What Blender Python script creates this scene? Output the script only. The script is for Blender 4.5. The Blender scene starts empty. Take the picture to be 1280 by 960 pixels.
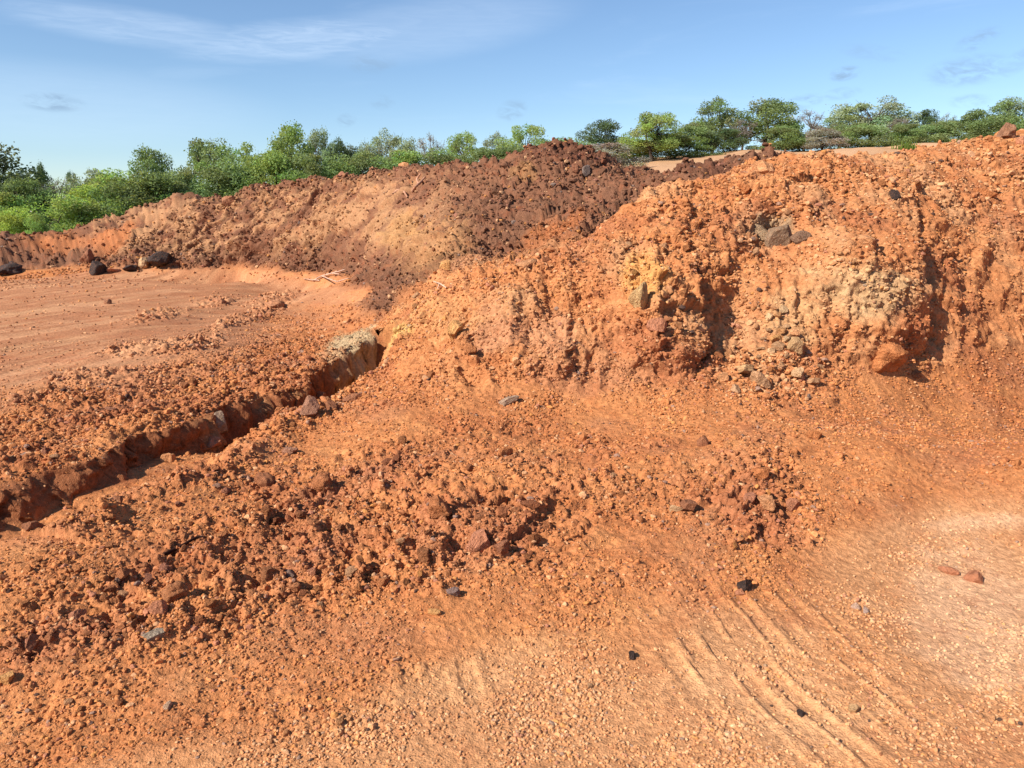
import bpy, math
import numpy as np
from mathutils import Vector

# ------------------------------------------------------------------ camera, sky, sun, exposure
SC = bpy.context.scene
COL = SC.collection
W0, H0, F = 1280.0, 960.0, 967.0
CAM_H = 1.6
PITCH = math.atan(210.0 / F)

cam_d = bpy.data.cameras.new('camera')
cam_d.sensor_width = 36.0
cam_d.lens = F / W0 * 36.0
cam_d.clip_start = 0.05
cam_d.clip_end = 5000
cam = bpy.data.objects.new('camera', cam_d)
COL.objects.link(cam)
cam.location = (0, 0, CAM_H)
cam.rotation_euler = (math.pi / 2 - PITCH, 0, 0)
SC.camera = cam

SUN_EL = math.radians(37)
SUN_AZ = math.atan2(-0.82, -0.57)          # towards the sun, measured from +Y to +X
sun_d = bpy.data.lights.new('sun', 'SUN')
sun_d.energy = 4.9
sun_d.angle = math.radians(0.5)
sun_d.color = (1.0, 0.93, 0.82)
sun = bpy.data.objects.new('sun', sun_d)
COL.objects.link(sun)
to_sun = Vector((math.sin(SUN_AZ) * math.cos(SUN_EL), math.cos(SUN_AZ) * math.cos(SUN_EL), math.sin(SUN_EL)))
sun.rotation_euler = to_sun.to_track_quat('Z', 'Y').to_euler()

SC.view_settings.view_transform = 'Standard'
SC.view_settings.look = 'None'
SC.view_settings.gamma = 1
SC.view_settings.use_curve_mapping = False
SC.view_settings.exposure = 0.72
SC.cycles.max_bounces = 5
SC.cycles.diffuse_bounces = 3
SC.cycles.use_denoising = True


class NT:
    """small helper round a node tree"""
    def __init__(self, tree):
        self.t = tree
        self.n = tree.nodes
        self.l = tree.links

    def node(self, kind, **kw):
        nd = self.n.new(kind)
        for k, v in kw.items():
            if k == 'ins':
                for kk, vv in v.items():
                    s = nd.inputs[kk]
                    if hasattr(vv, 'node'):
                        self.l.new(vv, s)
                    else:
                        s.default_value = vv
            else:
                setattr(nd, k, v)
        return nd

    def math(self, op, a, b=0.0, c=None, clamp=False):
        ins = {0: a, 1: b}
        if c is not None:
            ins[2] = c
        return self.node('ShaderNodeMath', operation=op, use_clamp=clamp, ins=ins).outputs[0]

    def mix(self, fac, a, b, mode='MIX'):
        nd = self.node('ShaderNodeMix', data_type='RGBA', blend_type=mode)
        for s, v in ((nd.inputs[0], fac), (nd.inputs[6], a), (nd.inputs[7], b)):
            if hasattr(v, 'node'):
                self.l.new(v, s)
            elif s.type == 'RGBA' and len(v) == 3:
                s.default_value = (*v, 1)
            else:
                s.default_value = v
        return nd.outputs[2]

    def noise(self, vec, scale, detail=3.0, rough=0.55, lac=2.0, dist=0.0):
        nd = self.node('ShaderNodeTexNoise', ins={'Scale': scale, 'Detail': detail, 'Roughness': rough, 'Lacunarity': lac, 'Distortion': dist})
        if vec is not None:
            self.l.new(vec, nd.inputs['Vector'])
        return nd.outputs[0]

    def ramp(self, fac, lo, hi, a=0.0, b=1.0):
        nd = self.node('ShaderNodeMapRange', interpolation_type='SMOOTHSTEP', ins={0: fac, 1: lo, 2: hi, 3: a, 4: b})
        return nd.outputs[0]


def pix_dir(px, py):
    """world direction of the camera ray through a pixel of the 1280x960 photograph"""
    a, b = px - W0 / 2, H0 / 2 - py
    c, s = math.cos(PITCH), math.sin(PITCH)
    return np.array([a, F * c + b * s, -F * s + b * c])


world = bpy.data.worlds.new('World')
SC.world = world
world.use_nodes = True
w = NT(world.node_tree)
w.n.clear()
sky = w.node('ShaderNodeTexSky', sky_type='NISHITA', sun_disc=False)
sky.sun_elevation = SUN_EL
sky.sun_rotation = SUN_AZ
sky.altitude = 300
sky.air_density = 1.0
sky.dust_density = 0.15
sky.ozone_density = 4.5
geo = w.node('ShaderNodeNewGeometry')
inc = geo.outputs['Incoming']
vec = w.node('ShaderNodeVectorMath', operation='SCALE', ins={0: inc, 'Scale': -1.0}).outputs[0]
sep = w.node('ShaderNodeSeparateXYZ', ins={0: vec})
az = w.math('ARCTAN2', sep.outputs[0], sep.outputs[1])
elv = w.math('ARCSINE', sep.outputs[2])
flat = w.node('ShaderNodeCombineXYZ', ins={0: az, 1: w.math('MULTIPLY', elv, 7.0), 2: 0.0}).outputs[0]
cir_vec = w.node('ShaderNodeMapping', ins={'Vector': flat, 'Rotation': (0, 0, math.radians(-14)), 'Scale': (1.6, 1.3, 1)}).outputs[0]
cir = w.noise(cir_vec, 2.6, 6, 0.58, 2.1, 0.6)
hz = w.ramp(elv, 0.02, 0.22, 1.0, 0.0)
col = sky.outputs[0]


def cloud_patch(px, py, rx, ry, tilt):
    """soft elliptical region in direction space, 1 in its middle"""
    d = pix_dir(px, py)
    a0, e0 = math.atan2(d[0], d[1]), math.atan2(d[2], math.hypot(d[0], d[1]))
    da, de = w.math('SUBTRACT', az, a0), w.math('SUBTRACT', elv, e0)
    ca, sa = math.cos(tilt), math.sin(tilt)
    p = w.math('DIVIDE', w.math('ADD', w.math('MULTIPLY', da, ca), w.math('MULTIPLY', de, sa)), rx / F)
    q = w.math('DIVIDE', w.math('SUBTRACT', w.math('MULTIPLY', de, ca), w.math('MULTIPLY', da, sa)), ry / F)
    rr = w.math('ADD', w.math('MULTIPLY', p, p), w.math('MULTIPLY', q, q))
    return w.ramp(rr, 0.0, 1.0, 1.0, 0.0)


cir_all = w.ramp(cir, 0.52, 0.85, 0.0, 0.10)
cir_fac = cir_all
fine = w.noise(w.node('ShaderNodeMapping', ins={'Vector': flat, 'Rotation': (0, 0, math.radians(-12)), 'Scale': (2.0, 2.4, 1)}).outputs[0], 9.0, 5, 0.6, 2.1, 1.0)
for (px, py, rx, ry, tilt, s) in [(170, 34, 160, 22, -0.05, 0.20), (380, 50, 170, 26, 0.12, 0.26), (60, 130, 260, 50, 0.0, 0.12), (540, 35, 200, 40, 0.15, 0.14)]:
    m = w.math('MULTIPLY', cloud_patch(px, py, rx, ry, tilt), w.ramp(fine, 0.28, 0.72, 0.1, s))
    cir_fac = w.math('MAXIMUM', cir_fac, m)
CLOUD_WHITE = (7.4, 8.4, 9.6)
col = w.mix(cir_fac, col, CLOUD_WHITE)
gry = None
wob = w.noise(w.node('ShaderNodeCombineXYZ', ins={0: w.math('ADD', az, w.math('MULTIPLY', elv, .8)), 1: w.math('MULTIPLY', elv, 2.2), 2: 0.0}).outputs[0], 48.0, 5, 0.62, 2.0, .5)
for (px, py, rx, ry, tilt, s) in [(66, 128, 34, 11, 0.0, .75), (465, 80, 34, 13, 0.05, .4), (640, 138, 22, 14, 0.3, .5), (433, 150, 14, 9, 0.2, .5), (478, 128, 18, 10, 0, .35),
                                  (1056, 92, 20, 9, 0.1, .75), (1210, 88, 48, 18, 0.05, .55), (1222, 50, 26, 11, 0.35, .5), (1000, 129, 30, 10, 0.2, .6), (1052, 117, 24, 8, 0.1, .4), (1212, 126, 24, 8, 0.0, .4),
                                  (1090, 66, 40, 10, -.2, .25), (1275, 76, 40, 12, .5, .35)]:
    m = w.math('MULTIPLY', cloud_patch(px, py, rx, ry, tilt), w.ramp(wob, 0.33, 0.66, 0.0, s))
    gry = m if gry is None else w.math('MAXIMUM', gry, m)
col = w.mix(gry, col, (2.0, 3.0, 4.3))
bg = w.node('ShaderNodeBackground', ins={'Color': col, 'Strength': 0.093})
out = w.node('ShaderNodeOutputWorld', ins={'Surface': bg.outputs[0]})

# ------------------------------------------------------------------ numpy noise
rng = np.random.default_rng(11)
_ang = np.random.default_rng(5).uniform(0, 2 * np.pi, 4096).astype(np.float32)
_GX, _GY = np.cos(_ang), np.sin(_ang)


def _hash(ix, iy, seed):
    h = (ix * 374761393 + iy * 668265263 + seed * 974634773) & 0x7fffffff
    h = ((h ^ (h >> 13)) * 1274126177) & 0x7fffffff
    return (h ^ (h >> 16)) & 0x7fffffff


def perlin(x, y, seed=0):
    fx, fy = np.floor(x), np.floor(y)
    ix, iy = fx.astype(np.int64), fy.astype(np.int64)
    x = (x - fx).astype(np.float32)
    y = (y - fy).astype(np.float32)
    sx = x * x * x * (x * (x * 6 - 15) + 10)
    sy = y * y * y * (y * (y * 6 - 15) + 10)

    def g(dx, dy):
        k = _hash(ix + dx, iy + dy, seed) & 4095
        return _GX[k] * (x - dx) + _GY[k] * (y - dy)
    a = g(0, 0)
    a += sx * (g(1, 0) - a)
    b = g(0, 1)
    b += sx * (g(1, 1) - b)
    return (a + sy * (b - a)) * 1.5


def fbm(x, y, octv=4, seed=0, gain=0.5, kind='n'):
    s, a, n = 0.0, 1.0, 0.0
    for i in range(octv):
        p = perlin(x * (2.03 ** i) + 17.3 * i, y * (2.03 ** i) - 9.1 * i, seed + i)
        if kind == 'ridge':
            p = 1 - 2 * np.abs(p)
        elif kind == 'billow':
            p = 2 * np.abs(p) - 1
        s = s + a * p
        n += a
        a *= gain
    return s / n


def clods(x, y, seed, keep=0.6):
    """rounded lumps, one per cell at most: height of a half-buried stone in cell units"""
    fx, fy = np.floor(x), np.floor(y)
    ix, iy = fx.astype(np.int64), fy.astype(np.int64)
    best = np.zeros(x.shape, np.float32)
    for dx in (-1, 0, 1):
        for dy in (-1, 0, 1):
            h = _hash(ix + dx, iy + dy, seed)
            r1 = (h & 1023) / 1023.0
            r2 = ((h >> 10) & 1023) / 1023.0
            r3 = ((h >> 20) & 1023) / 1023.0
            cx, cy = fx + dx + r1, fy + dy + r2
            rad = 0.18 + 0.5 * r3
            # a lump is angular: mix of round and diamond distance
            ax, ay = np.abs(x - cx), np.abs(y - cy) * (0.8 + 0.6 * r1)
            d = (0.55 * np.sqrt(ax * ax + ay * ay) + 0.32 * (ax + ay)) / rad
            v = np.sqrt(np.clip(1 - d * d, 0, 1)) * rad * (r2 * 7.7 % 1 < keep)
            best = np.maximum(best, v.astype(np.float32))
    return best


def fracture(x, y, seed, slope=0.9):
    """broken ground: every cell is a facet tilted its own way, with a step at the cell's edge"""
    fx, fy = np.floor(x), np.floor(y)
    ix, iy = fx.astype(np.int64), fy.astype(np.int64)
    best = np.full(x.shape, 9.0, np.float32)
    val = np.zeros(x.shape, np.float32)
    for dx in (-1, 0, 1):
        for dy in (-1, 0, 1):
            h = _hash(ix + dx, iy + dy, seed)
            r1, r2, r3 = (h & 1023) / 1023.0, ((h >> 10) & 1023) / 1023.0, ((h >> 20) & 1023) / 1023.0
            cx, cy = x - (fx + dx + r1), y - (fy + dy + r2)
            d = (np.abs(cx) + np.abs(cy) * (.7 + .6 * r3) + .8 * np.maximum(np.abs(cx), np.abs(cy))).astype(np.float32)
            k = _hash(ix + dx, iy + dy, seed + 1) & 4095
            v = ((r3 - .5) * .7 + slope * (_GX[k] * cx + _GY[k] * cy)).astype(np.float32)
            m = d < best
            best = np.where(m, d, best)
            val = np.where(m, v, val)
    return val


def sstep(a, b, x):
    t = np.clip((x - a) / (b - a), 0, 1)
    return t * t * (3 - 2 * t)


def project(P):
    c, s = math.cos(PITCH), math.sin(PITCH)
    x, y, z = P[..., 0], P[..., 1], P[..., 2] - CAM_H
    d = y * c - z * s
    d = np.where(np.abs(d) < 1e-4, 1e-4, d)
    up = y * s + z * c
    return W0 / 2 + F * x / d, H0 / 2 - F * up / d, d


# ------------------------------------------------------------------ base relief from surveyed points
CP = []


def Z(z, *pts):
    for px, py in pts:
        d = pix_dir(px, py)
        t = (z - CAM_H) / d[2]
        CP.append((d[0] * t, d[1] * t, z))


def Y(*pts):
    for px, py, yy in pts:
        d = pix_dir(px, py)
        t = yy / d[1]
        CP.append((d[0] * t, yy, CAM_H + d[2] * t))


def P3(px, yy, z):
    CP.append(((px - W0 / 2) / F * yy, yy, z))


# foreground
Z(0.0, (-250, 960), (0, 960), (320, 960), (640, 960), (960, 960), (1280, 960), (1550, 960), (1280, 850), (1550, 800), (1270, 720), (1150, 720), (-250, 1500), (640, 1500), (1550, 1500))
Z(0.03, (1080, 800), (900, 810), (640, 810), (0, 890), (300, 870))
Z(0.09, (1000, 680), (1180, 640), (1290, 640), (1500, 660))
Z(0.13, (0, 800), (200, 770), (400, 715), (900, 680))
Z(0.20, (560, 665), (720, 640), (0, 700), (170, 625), (300, 605), (450, 575))
Z(0.28, (620, 575), (800, 580), (960, 580), (1120, 560), (1290, 560), (1500, 580))
# round the trench
Z(0.16, (60, 640), (200, 578), (330, 532), (440, 500))
Z(0.12, (0, 560), (150, 510), (300, 468), (430, 425), (-250, 600), (-250, 500))
Z(0.05, (0, 480), (300, 425), (420, 392))
Z(0.0, (0, 400), (0, 352), (200, 400), (200, 352), (400, 362), (-250, 400), (-250, 352), (100, 352), (300, 352))
# foot of the orange bank
Z(0.36, (560, 512), (640, 508), (740, 505), (480, 505))
Z(0.42, (830, 490), (930, 490), (1050, 470), (1160, 455), (1280, 440), (1500, 440))
# face and crest of the orange bank
Y((900, 420, 5.85), (900, 350, 6.2), (900, 280, 6.85), (890, 225, 7.8), (960, 206, 8.6))
Y((1050, 430, 5.95), (1050, 340, 6.35), (1050, 270, 7.0), (1050, 200, 9.0))
Y((1160, 420, 6.4), (1160, 340, 6.75), (1160, 250, 7.7), (1160, 183, 9.8))
Y((1280, 350, 7.3), (1280, 260, 8.3), (1280, 166, 9.9), (1500, 350, 7.3), (1500, 260, 8.3), (1500, 150, 9.9))
Y((800, 430, 5.6), (800, 350, 6.05), (800, 290, 6.6), (812, 242, 7.3))
Y((700, 430, 5.6), (700, 360, 6.15), (740, 300, 7.0), (640, 430, 5.6), (640, 370, 6.05), (650, 335, 6.7), (560, 430, 5.95), (560, 380, 6.5), (550, 352, 7.3), (500, 425, 6.9), (480, 435, 7.5))
# slope behind it, up to the brown spoil
Y((540, 325, 10.5), (540, 285, 12.6), (560, 245, 14.8), (600, 215, 16.4), (600, 201, 17.2), (640, 300, 10.5), (640, 250, 13.2))
Y((715, 285, 10.2), (700, 240, 13.0), (690, 200, 15.3), (685, 179, 16.3), (730, 184, 16.3), (640, 192, 16.5), (770, 203, 15.8))
Y((860, 207, 13.8), (920, 196, 13.8), (965, 200, 13.6), (800, 215, 14.6))
P3(810, 10.3, 1.55); P3(900, 10.8, 1.75); P3(960, 11.2, 2.0); P3(1280, 14, 2.5); P3(1500, 14, 2.6); P3(1050, 16, 2.5); P3(1180, 16, 2.7)
# brown spoil bank
Z(0.06, (0, 342), (100, 344), (200, 343), (300, 341)); Z(0.10, (400, 346))
Z(0.14, (440, 350)); Z(0.22, (472, 364)); Z(0.30, (492, 388))
Y((470, 308, 16.8), (470, 255, 18.9), (505, 207, 20), (560, 203, 18.6))
Y((0, 292, 23.2), (60, 290, 23.6), (130, 271, 24), (180, 256, 24.3), (240, 238, 24), (320, 226, 23), (380, 221, 22), (440, 217, 21), (-250, 292, 23))
Y((300, 285, 21.9), (200, 300, 22.4), (400, 290, 20.6), (100, 316, 22.5), (0, 316, 22.3), (330, 320, 21.4), (-250, 316, 22))
# the far side of the crests drops away
for px, py, yy, dz in ((0, 292, 25.2, .7), (130, 271, 26, .8), (240, 238, 26, .9), (320, 226, 25, .9), (380, 221, 24, .9), (440, 216, 23, .9), (505, 207, 22, .9), (560, 203, 20.8, .8), (600, 201, 19.4, .8),
                       (640, 192, 18.7, .8), (690, 180, 18.3, .8), (770, 203, 17.8, .7), (860, 207, 15.8, .6), (920, 197, 15.8, .6), (965, 201, 15.2, .5), (890, 226, 9.2, .3), (812, 243, 8.8, .3), (740, 301, 8.4, .2), (650, 336, 8.2, .15),
                       (1050, 201, 10.8, .25), (1160, 184, 11.4, .3), (1280, 167, 11.6, .3)):
    d_ = pix_dir(px, py)
    P3(px, yy, CAM_H + d_[2] * yy / d_[1] - dz)
# beyond
for px, z28, z60 in ((-250, .3, .3), (0, .3, .4), (130, .6, .6), (240, 1.3, 1.2), (380, 1.9, 2.2), (500, 2.2, 2.9), (640, 2.5, 4.0)):
    P3(px, 29, z28); P3(px, 60, z60); P3(px, 200, z60 + .3)
for px, dz in ((770, -.75), (900, -.35), (1050, 0), (1280, .5), (1500, .8)):
    P3(px, 24, 3.0 + dz * .5); P3(px, 38, 4.15 + dz); P3(px, 60, 6.4 + dz); P3(px, 200, 7.0)
for px in (-250, 200, 640, 1050, 1500):
    P3(px, 900, 4.0)

CPa = np.array(CP)


def uv_of(x, y):
    return np.arctan2(x, y), np.log(np.hypot(x, y))


_cu, _cv = uv_of(CPa[:, 0], CPa[:, 1])
_S = 1.4


def _tps(du, dv):
    r2 = (du * _S) ** 2 + dv ** 2
    return 0.5 * r2 * np.log(r2 + 1e-12)


n = len(CPa)
A = np.zeros((n + 3, n + 3))
A[:n, :n] = _tps(_cu[:, None] - _cu[None], _cv[:, None] - _cv[None]) + np.eye(n) * 4e-4
A[:n, n] = A[n, :n] = 1
A[:n, n + 1] = A[n + 1, :n] = _cu
A[:n, n + 2] = A[n + 2, :n] = _cv
_w = np.linalg.solve(A, np.concatenate([CPa[:, 2], [0, 0, 0]]))


def base_z(u, v):
    u = np.clip(u, -0.86, 0.86)
    o = _w[n] + _w[n + 1] * u + _w[n + 2] * v
    for k in range(n):
        o = o + _w[k] * _tps(u - _cu[k], v - _cv[k])
    return o


# grid: dense where one can see, coarse all the way round behind
QU, QR = 1.0, 1.0
nd_ = int(1180 * QU)
us = np.concatenate([np.linspace(-np.pi, -0.82, 46)[:-1], np.linspace(-0.82, 0.82, nd_), np.linspace(0.82, np.pi, 46)[1:]])
seg = [(0.3, 1.7, 30), (1.7, 5.0, 540), (5.0, 11.0, 720), (11.0, 20.5, 230), (20.5, 25.0, 230), (25.0, 32.0, 36), (32.0, 70.0, 50), (70.0, 1500.0, 26)]
vs = np.concatenate([np.linspace(math.log(a), math.log(b), int(k * QR), endpoint=False) for a, b, k in seg] + [[math.log(1500.0)]])
NU, NV = len(us), len(vs)
# base on a half-resolution lattice then linear in between (the relief above it is much finer)
cu_i = np.unique(np.concatenate([np.arange(0, NU, 3), [NU - 1]]))
cv_i = np.unique(np.concatenate([np.arange(0, NV, 3), [NV - 1]]))
zb = base_z(us[cu_i][None, :], vs[cv_i][:, None])
t_ = np.stack([np.interp(vs, vs[cv_i], zb[:, k]) for k in range(zb.shape[1])], 1)
zb = np.stack([np.interp(us, us[cu_i], t_[r]) for r in range(NV)], 0).astype(np.float32)
U, V = np.meshgrid(us, vs)
R = np.exp(V)
X = (R * np.sin(U)).astype(np.float32)
Yg = (R * np.cos(U)).astype(np.float32)
front = (np.abs(U) < 1.2)
B = np.stack([X, Yg, zb], -1)
PX, PY, PD = project(B)
PX = np.where(front, PX, -9999)
PY = np.where(front, PY, 9999)
R = R.astype(np.float32)
Q1, Q2 = X, Yg + zb * 1.0                    # surface coordinates for the noise


def blob(px, py, rx, ry, rot=0.0, soft=1.0):
    c, s = math.cos(rot), math.sin(rot)
    a, b = PX - px, PY - py
    p, q = (a * c + b * s) / rx, (-a * s + b * c) / ry
    return np.exp(-(p * p + q * q) * 1.2 * soft).astype(np.float32)


NEARL = (R < 9.7)
wob = fbm(Q1 * 1.3, Q2 * 1.3, 4, 40)
wob2 = fbm(Q1 * 5.0, Q2 * 5.0, 3, 47)
wob3 = fbm(Q1 * 14.0, Q2 * 14.0, 2, 49)
# layers: 0 ground, 1 orange bank, 2 brown spoil, 3 plain
k_bank = sstep(0.36, 0.56, zb + 0.06 * wob) * (R < np.where(PX > 960, 12.8, 11.5)) * (PY < 520)
k_spoil = sstep(0.12, 0.42, zb + 0.1 * wob) * sstep(9.3, 10.4, R + 0.5 * wob)
k_plain = np.maximum(sstep(26.5, 29, Yg), sstep(975, 995, PX + 12 * wob) * sstep(11.9, 12.8, R))
k_spoil = k_spoil * (1 - k_plain) * (1 - sstep(965, 985, PX + 8 * wob) * sstep(14, 12.5, R))

# ---- trench: far wall faces the camera's right, in shade
def world_px(px, py, z):
    d = pix_dir(px, py)
    t = (z - CAM_H) / d[2]
    return d[0] * t, d[1] * t


def polyline_field(pts):
    """distance to a world polyline, signed (+ = right of it), and its length parameter 0..1"""
    pts = np.array(pts, np.float32)
    sl = np.hypot(*(pts[1:] - pts[:-1]).T)
    tot, acc = sl.sum(), 0.0
    D = np.full(X.shape, 1e9, np.float32)
    Sg = np.zeros(X.shape, np.float32)
    T = np.zeros(X.shape, np.float32)
    for i in range(len(pts) - 1):
        ax, ay = pts[i]
        dx, dy = pts[i + 1] - pts[i]
        L = sl[i]
        t = np.clip(((X - ax) * dx + (Yg - ay) * dy) / (L * L), 0, 1)
        ex, ey = X - ax - t * dx, Yg - ay - t * dy
        d = np.hypot(ex, ey)
        m = d < D
        D = np.where(m, d, D)
        Sg = np.where(m, np.sign(ex * dy - ey * dx), Sg)
        T = np.where(m, (acc + t * L) / tot, T)
        acc += L
    return D, Sg, T


edge_wall = [world_px(-160, 660, .14), world_px(0, 606, .14), world_px(90, 580, .14), world_px(180, 548, .14), world_px(270, 508, .14), world_px(350, 483, .14), world_px(420, 452, .15), world_px(468, 430, .17)]
D, Sg, T = polyline_field(edge_wall)
jag = 0.34 * fbm(X * 1.3, Yg * 1.3, 3, 61, .5) + 0.06 * fbm(X * 8, Yg * 8, 3, 62)
sd = D * Sg + jag
wid = 0.50 + 0.08 * np.sin(T * 9) + 0.25 * sstep(.5, .9, T)
dep = (0.27 + .50 * sstep(.30, .97, T) + 0.05 * np.sin(T * 9 + 1)) * sstep(1.0, 0.985, T) * (0.5 + .5 * sstep(0.2, 0.45, T))
trench = sstep(0.0, 0.16 + .12 * wob, sd) * sstep(wid + 0.28, wid, sd) * ((T > 0) & (T < 1))
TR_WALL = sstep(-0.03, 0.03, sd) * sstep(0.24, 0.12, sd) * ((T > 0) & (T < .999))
lip = np.exp(-((sd - wid - .42) / .16) ** 2) * (T > .02) * (T < .97) + .8 * np.exp(-((sd + .18) / .16) ** 2) * (T > .02) * (T < .97)
zc = zb - dep * trench + lip * (.05 + .07 * np.clip(fbm(X * 2.4, Yg * 2.4, 3, 63) + .2, 0, 1))
shelf = .5 * trench * (1 - TR_WALL)

# ---- buttresses and scoops of the orange bank (push the face towards the viewer's side of the slope)
def by_edge(poly, y):
    p = np.array(poly, float)
    return np.interp(y, p[:, 1], p[:, 0])


push = np.zeros(X.shape, np.float32)
jx = 14 * wob + 7 * wob2


def buttress(poly, left, drop, amp, y0, y1, soft0=40, soft1=25):
    global push
    e = by_edge(poly, PY) + jx * 0.9 + 5 * wob3
    e = 640 + (e - 640) * (1 - amp / 6.5)
    d = PX - e
    prof = sstep(-left, -left * 0.1, d) * sstep(drop, 0, d)
    prof *= sstep(y0 - soft0, y0 + soft0, PY + jx) * sstep(y1 + soft1, y1 - soft1, PY + jx)
    push = push + amp * prof * (R < 10) * k_bank


buttress([(868, 320), (868, 350), (876, 390), (889, 412), (888, 432), (870, 460)], 150, 11, 0.21, 345, 452, 30, 30)
buttress([(1128, 225), (1140, 270), (1152, 310), (1163, 350), (1168, 390), (1160, 430)], 170, 11, 0.20, 270, 432, 50, 30)
buttress([(812, 330), (816, 400), (812, 450)], 40, 12, 0.10, 350, 450)
buttress([(707, 390), (712, 430), (704, 480)], 60, 12, 0.14, 395, 470)
buttress([(742, 380), (738, 430), (722, 490)], 26, 12, 0.07, 390, 480)
buttress([(575, 385), (582, 420), (588, 450)], 60, 10, 0.12, 385, 450)
buttress([(640, 370), (650, 420), (660, 470)], 40, 20, 0.08, 385, 470)
push -= 0.30 * blob(975, 292, 36, 24) * (R < 10)
push -= 0.16 * blob(925, 385, 30, 60) * (R < 10)
push -= 0.25 * blob(760, 292, 40, 16, -0.6) * (R > 8)
push += 0.12 * blob(1060, 330, 60, 50) * (R < 10)
push += 0.3 * blob(690, 195, 60, 18) * (R > 12)

bump = np.zeros(X.shape, np.float32)
# brown bank: excavated streaks running down the slope
sx = (PX * 0.75 + PY * 0.85) / 22.0 + 1.1 * wob
streak = fbm(sx, (PY - PX * .6) / 150.0, 3, 71, 0.55, 'ridge')
st_mask = k_spoil * sstep(60, 140, PX + 30 * wob) * sstep(640, 470, PX) * sstep(232, 252, PY + (PX - 300) * .12 + 14 * wob) * sstep(326, 304, PY + 14 * wob)
bump += 0.17 * streak * st_mask + .10 * fbm(sx * 2.3, (PY - PX * .5) / 120.0, 2, 72, .5, 'ridge') * st_mask
bump += 0.30 * (fbm(Q1 * .55, Q2 * .55, 3, 74) - .2) * k_spoil + 0.07 * fbm(Q1 * 1.8, Q2 * 1.8, 3, 77, .5, 'billow') * k_spoil
# orange bank: vertical tooth marks and lumps
tooth = fbm(PX / 34.0 + 0.8 * wob, PY / 120.0, 3, 81, .5, 'ridge')
bump += 0.055 * tooth * k_bank * (R < 10)
bump += (0.08 * fbm(Q1 * 1.5, Q2 * 1.5, 4, 83, .55) + 0.02 * fbm(Q1 * 4, Q2 * 4, 3, 84, .5, 'billow')) * k_bank
kg = (1 - k_bank) * (1 - k_spoil) * (1 - k_plain)

# ---- roughness map of the ground (0 smooth pad, 1 rubble)
rough = 0.55 * np.ones(X.shape, np.float32)
# smooth left pad
pad = sstep(0.15, 0.6, blob(60, 412, 330, 84, -.13) + .35 * blob(300, 365, 200, 16, .05) + 0.25 * wob) * (R > 6.5) * (R < 24) * (1 - k_spoil)
# smooth foreground and right pad
fpad = sstep(0.25, 0.75, blob(760, 950, 420, 190, -.12) + blob(1290, 800, 240, 170, .5) + blob(1250, 690, 190, 55, -.05) + .5 * blob(150, 990, 330, 80, -.1) + 0.25 * wob)
band = np.clip(blob(130, 760, 240, 60, -.32) + blob(520, 680, 190, 60, -.25) + blob(330, 700, 150, 60, -.3) + .9 * blob(950, 595, 70, 50) + .7 * blob(700, 620, 200, 60, -.2)
               + .7 * blob(440, 600, 220, 50, -.3) + .8 * blob(960, 660, 110, 40, .3) + blob(250, 440, 240, 34, -.33) * .8 + blob(100, 520, 190, 34, -.36) + blob(330, 470, 140, 30, -.4) * 1.0
               + blob(420, 500, 120, 30, -.3) * .8 + blob(980, 460, 70, 50, .2), 0, 1.2)
rough = np.clip(0.32 + 0.66 * (band + 0.5 * wob2 * band) + .25 * wob2 - .95 * pad - .85 * fpad + .25 * wob, 0.03, 1.25)
rough = np.where(k_bank > .5, np.maximum(rough, 0.62 + .35 * wob), rough)
rough = np.where(k_spoil > .5, np.maximum(rough, 0.85 + .3 * wob - .25 * st_mask), rough)
smooth_bank = np.clip(blob(1240, 360, 70, 90) + blob(985, 395, 50, 60) * .8 + blob(1180, 440, 130, 30) * .7 + blob(740, 460, 80, 40) * .6 + blob(600, 440, 60, 50) * .6, 0, 1)
rough = rough - .4 * smooth_bank * (k_bank > .5) + .4 * blob(962, 452, 50, 50)
clodpatch = np.clip(blob(195, 398, 46, 9, -.12) + blob(305, 402, 70, 9, -.28) + blob(170, 440, 60, 9, -.1) + blob(240, 436, 50, 10, -.15) + blob(268, 380, 30, 8, -.1) + blob(345, 375, 40, 9, -.2) + .8 * blob(110, 474, 80, 10, -.1) + .8 * blob(60, 500, 90, 10, -.1), 0, 1) * (k_bank < .5) * (R > 6)
rough = np.maximum(rough, 1.15 * sstep(.25, .7, clodpatch + .35 * wob2))
rough = rough * (1 - .75 * k_plain)
rough = np.clip(rough - .8 * TR_WALL + .45 * lip, 0, 1.3).astype(np.float32)

# debris ridges of the ground run from lower left to upper right: stretched noise
c_, s_ = math.cos(1.02), math.sin(1.02)
along, across = Q1 * c_ + Q2 * s_, -Q1 * s_ + Q2 * c_
pa, pc = X * .35 + Yg * .94, X * .94 - Yg * .35
pst = fbm(pa * .16, pc * 1.7, 3, 152, .55, 'ridge')
bump += pad * (.030 * pst + .012 * fbm(pa * .5, pc * 5, 2, 153))
bump += .07 * np.clip(clodpatch + .3 * wob2 * clodpatch, 0, 1)
bump += kg * (rough * (0.07 * fbm(along * .8, across * 2.6, 4, 91, .55) + 0.03 * fbm(Q1 * 5, Q2 * 5, 3, 95, .5, 'billow')) + 0.015 * fbm(Q1 * 2, Q2 * 2, 2, 97))
bump += k_plain * 0.10 * fbm(Q1 * .3, Q2 * .3, 3, 99)
# plain: low tan heaps in front of the trees
heap = np.clip(fbm(X * .3, Yg * .10, 2, 101) + .15, 0, 1)
bump += k_plain * sstep(44, 50, R) * sstep(62, 55, R) * sstep(840, 950, PX) * .40 * np.sqrt(heap)

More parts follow.
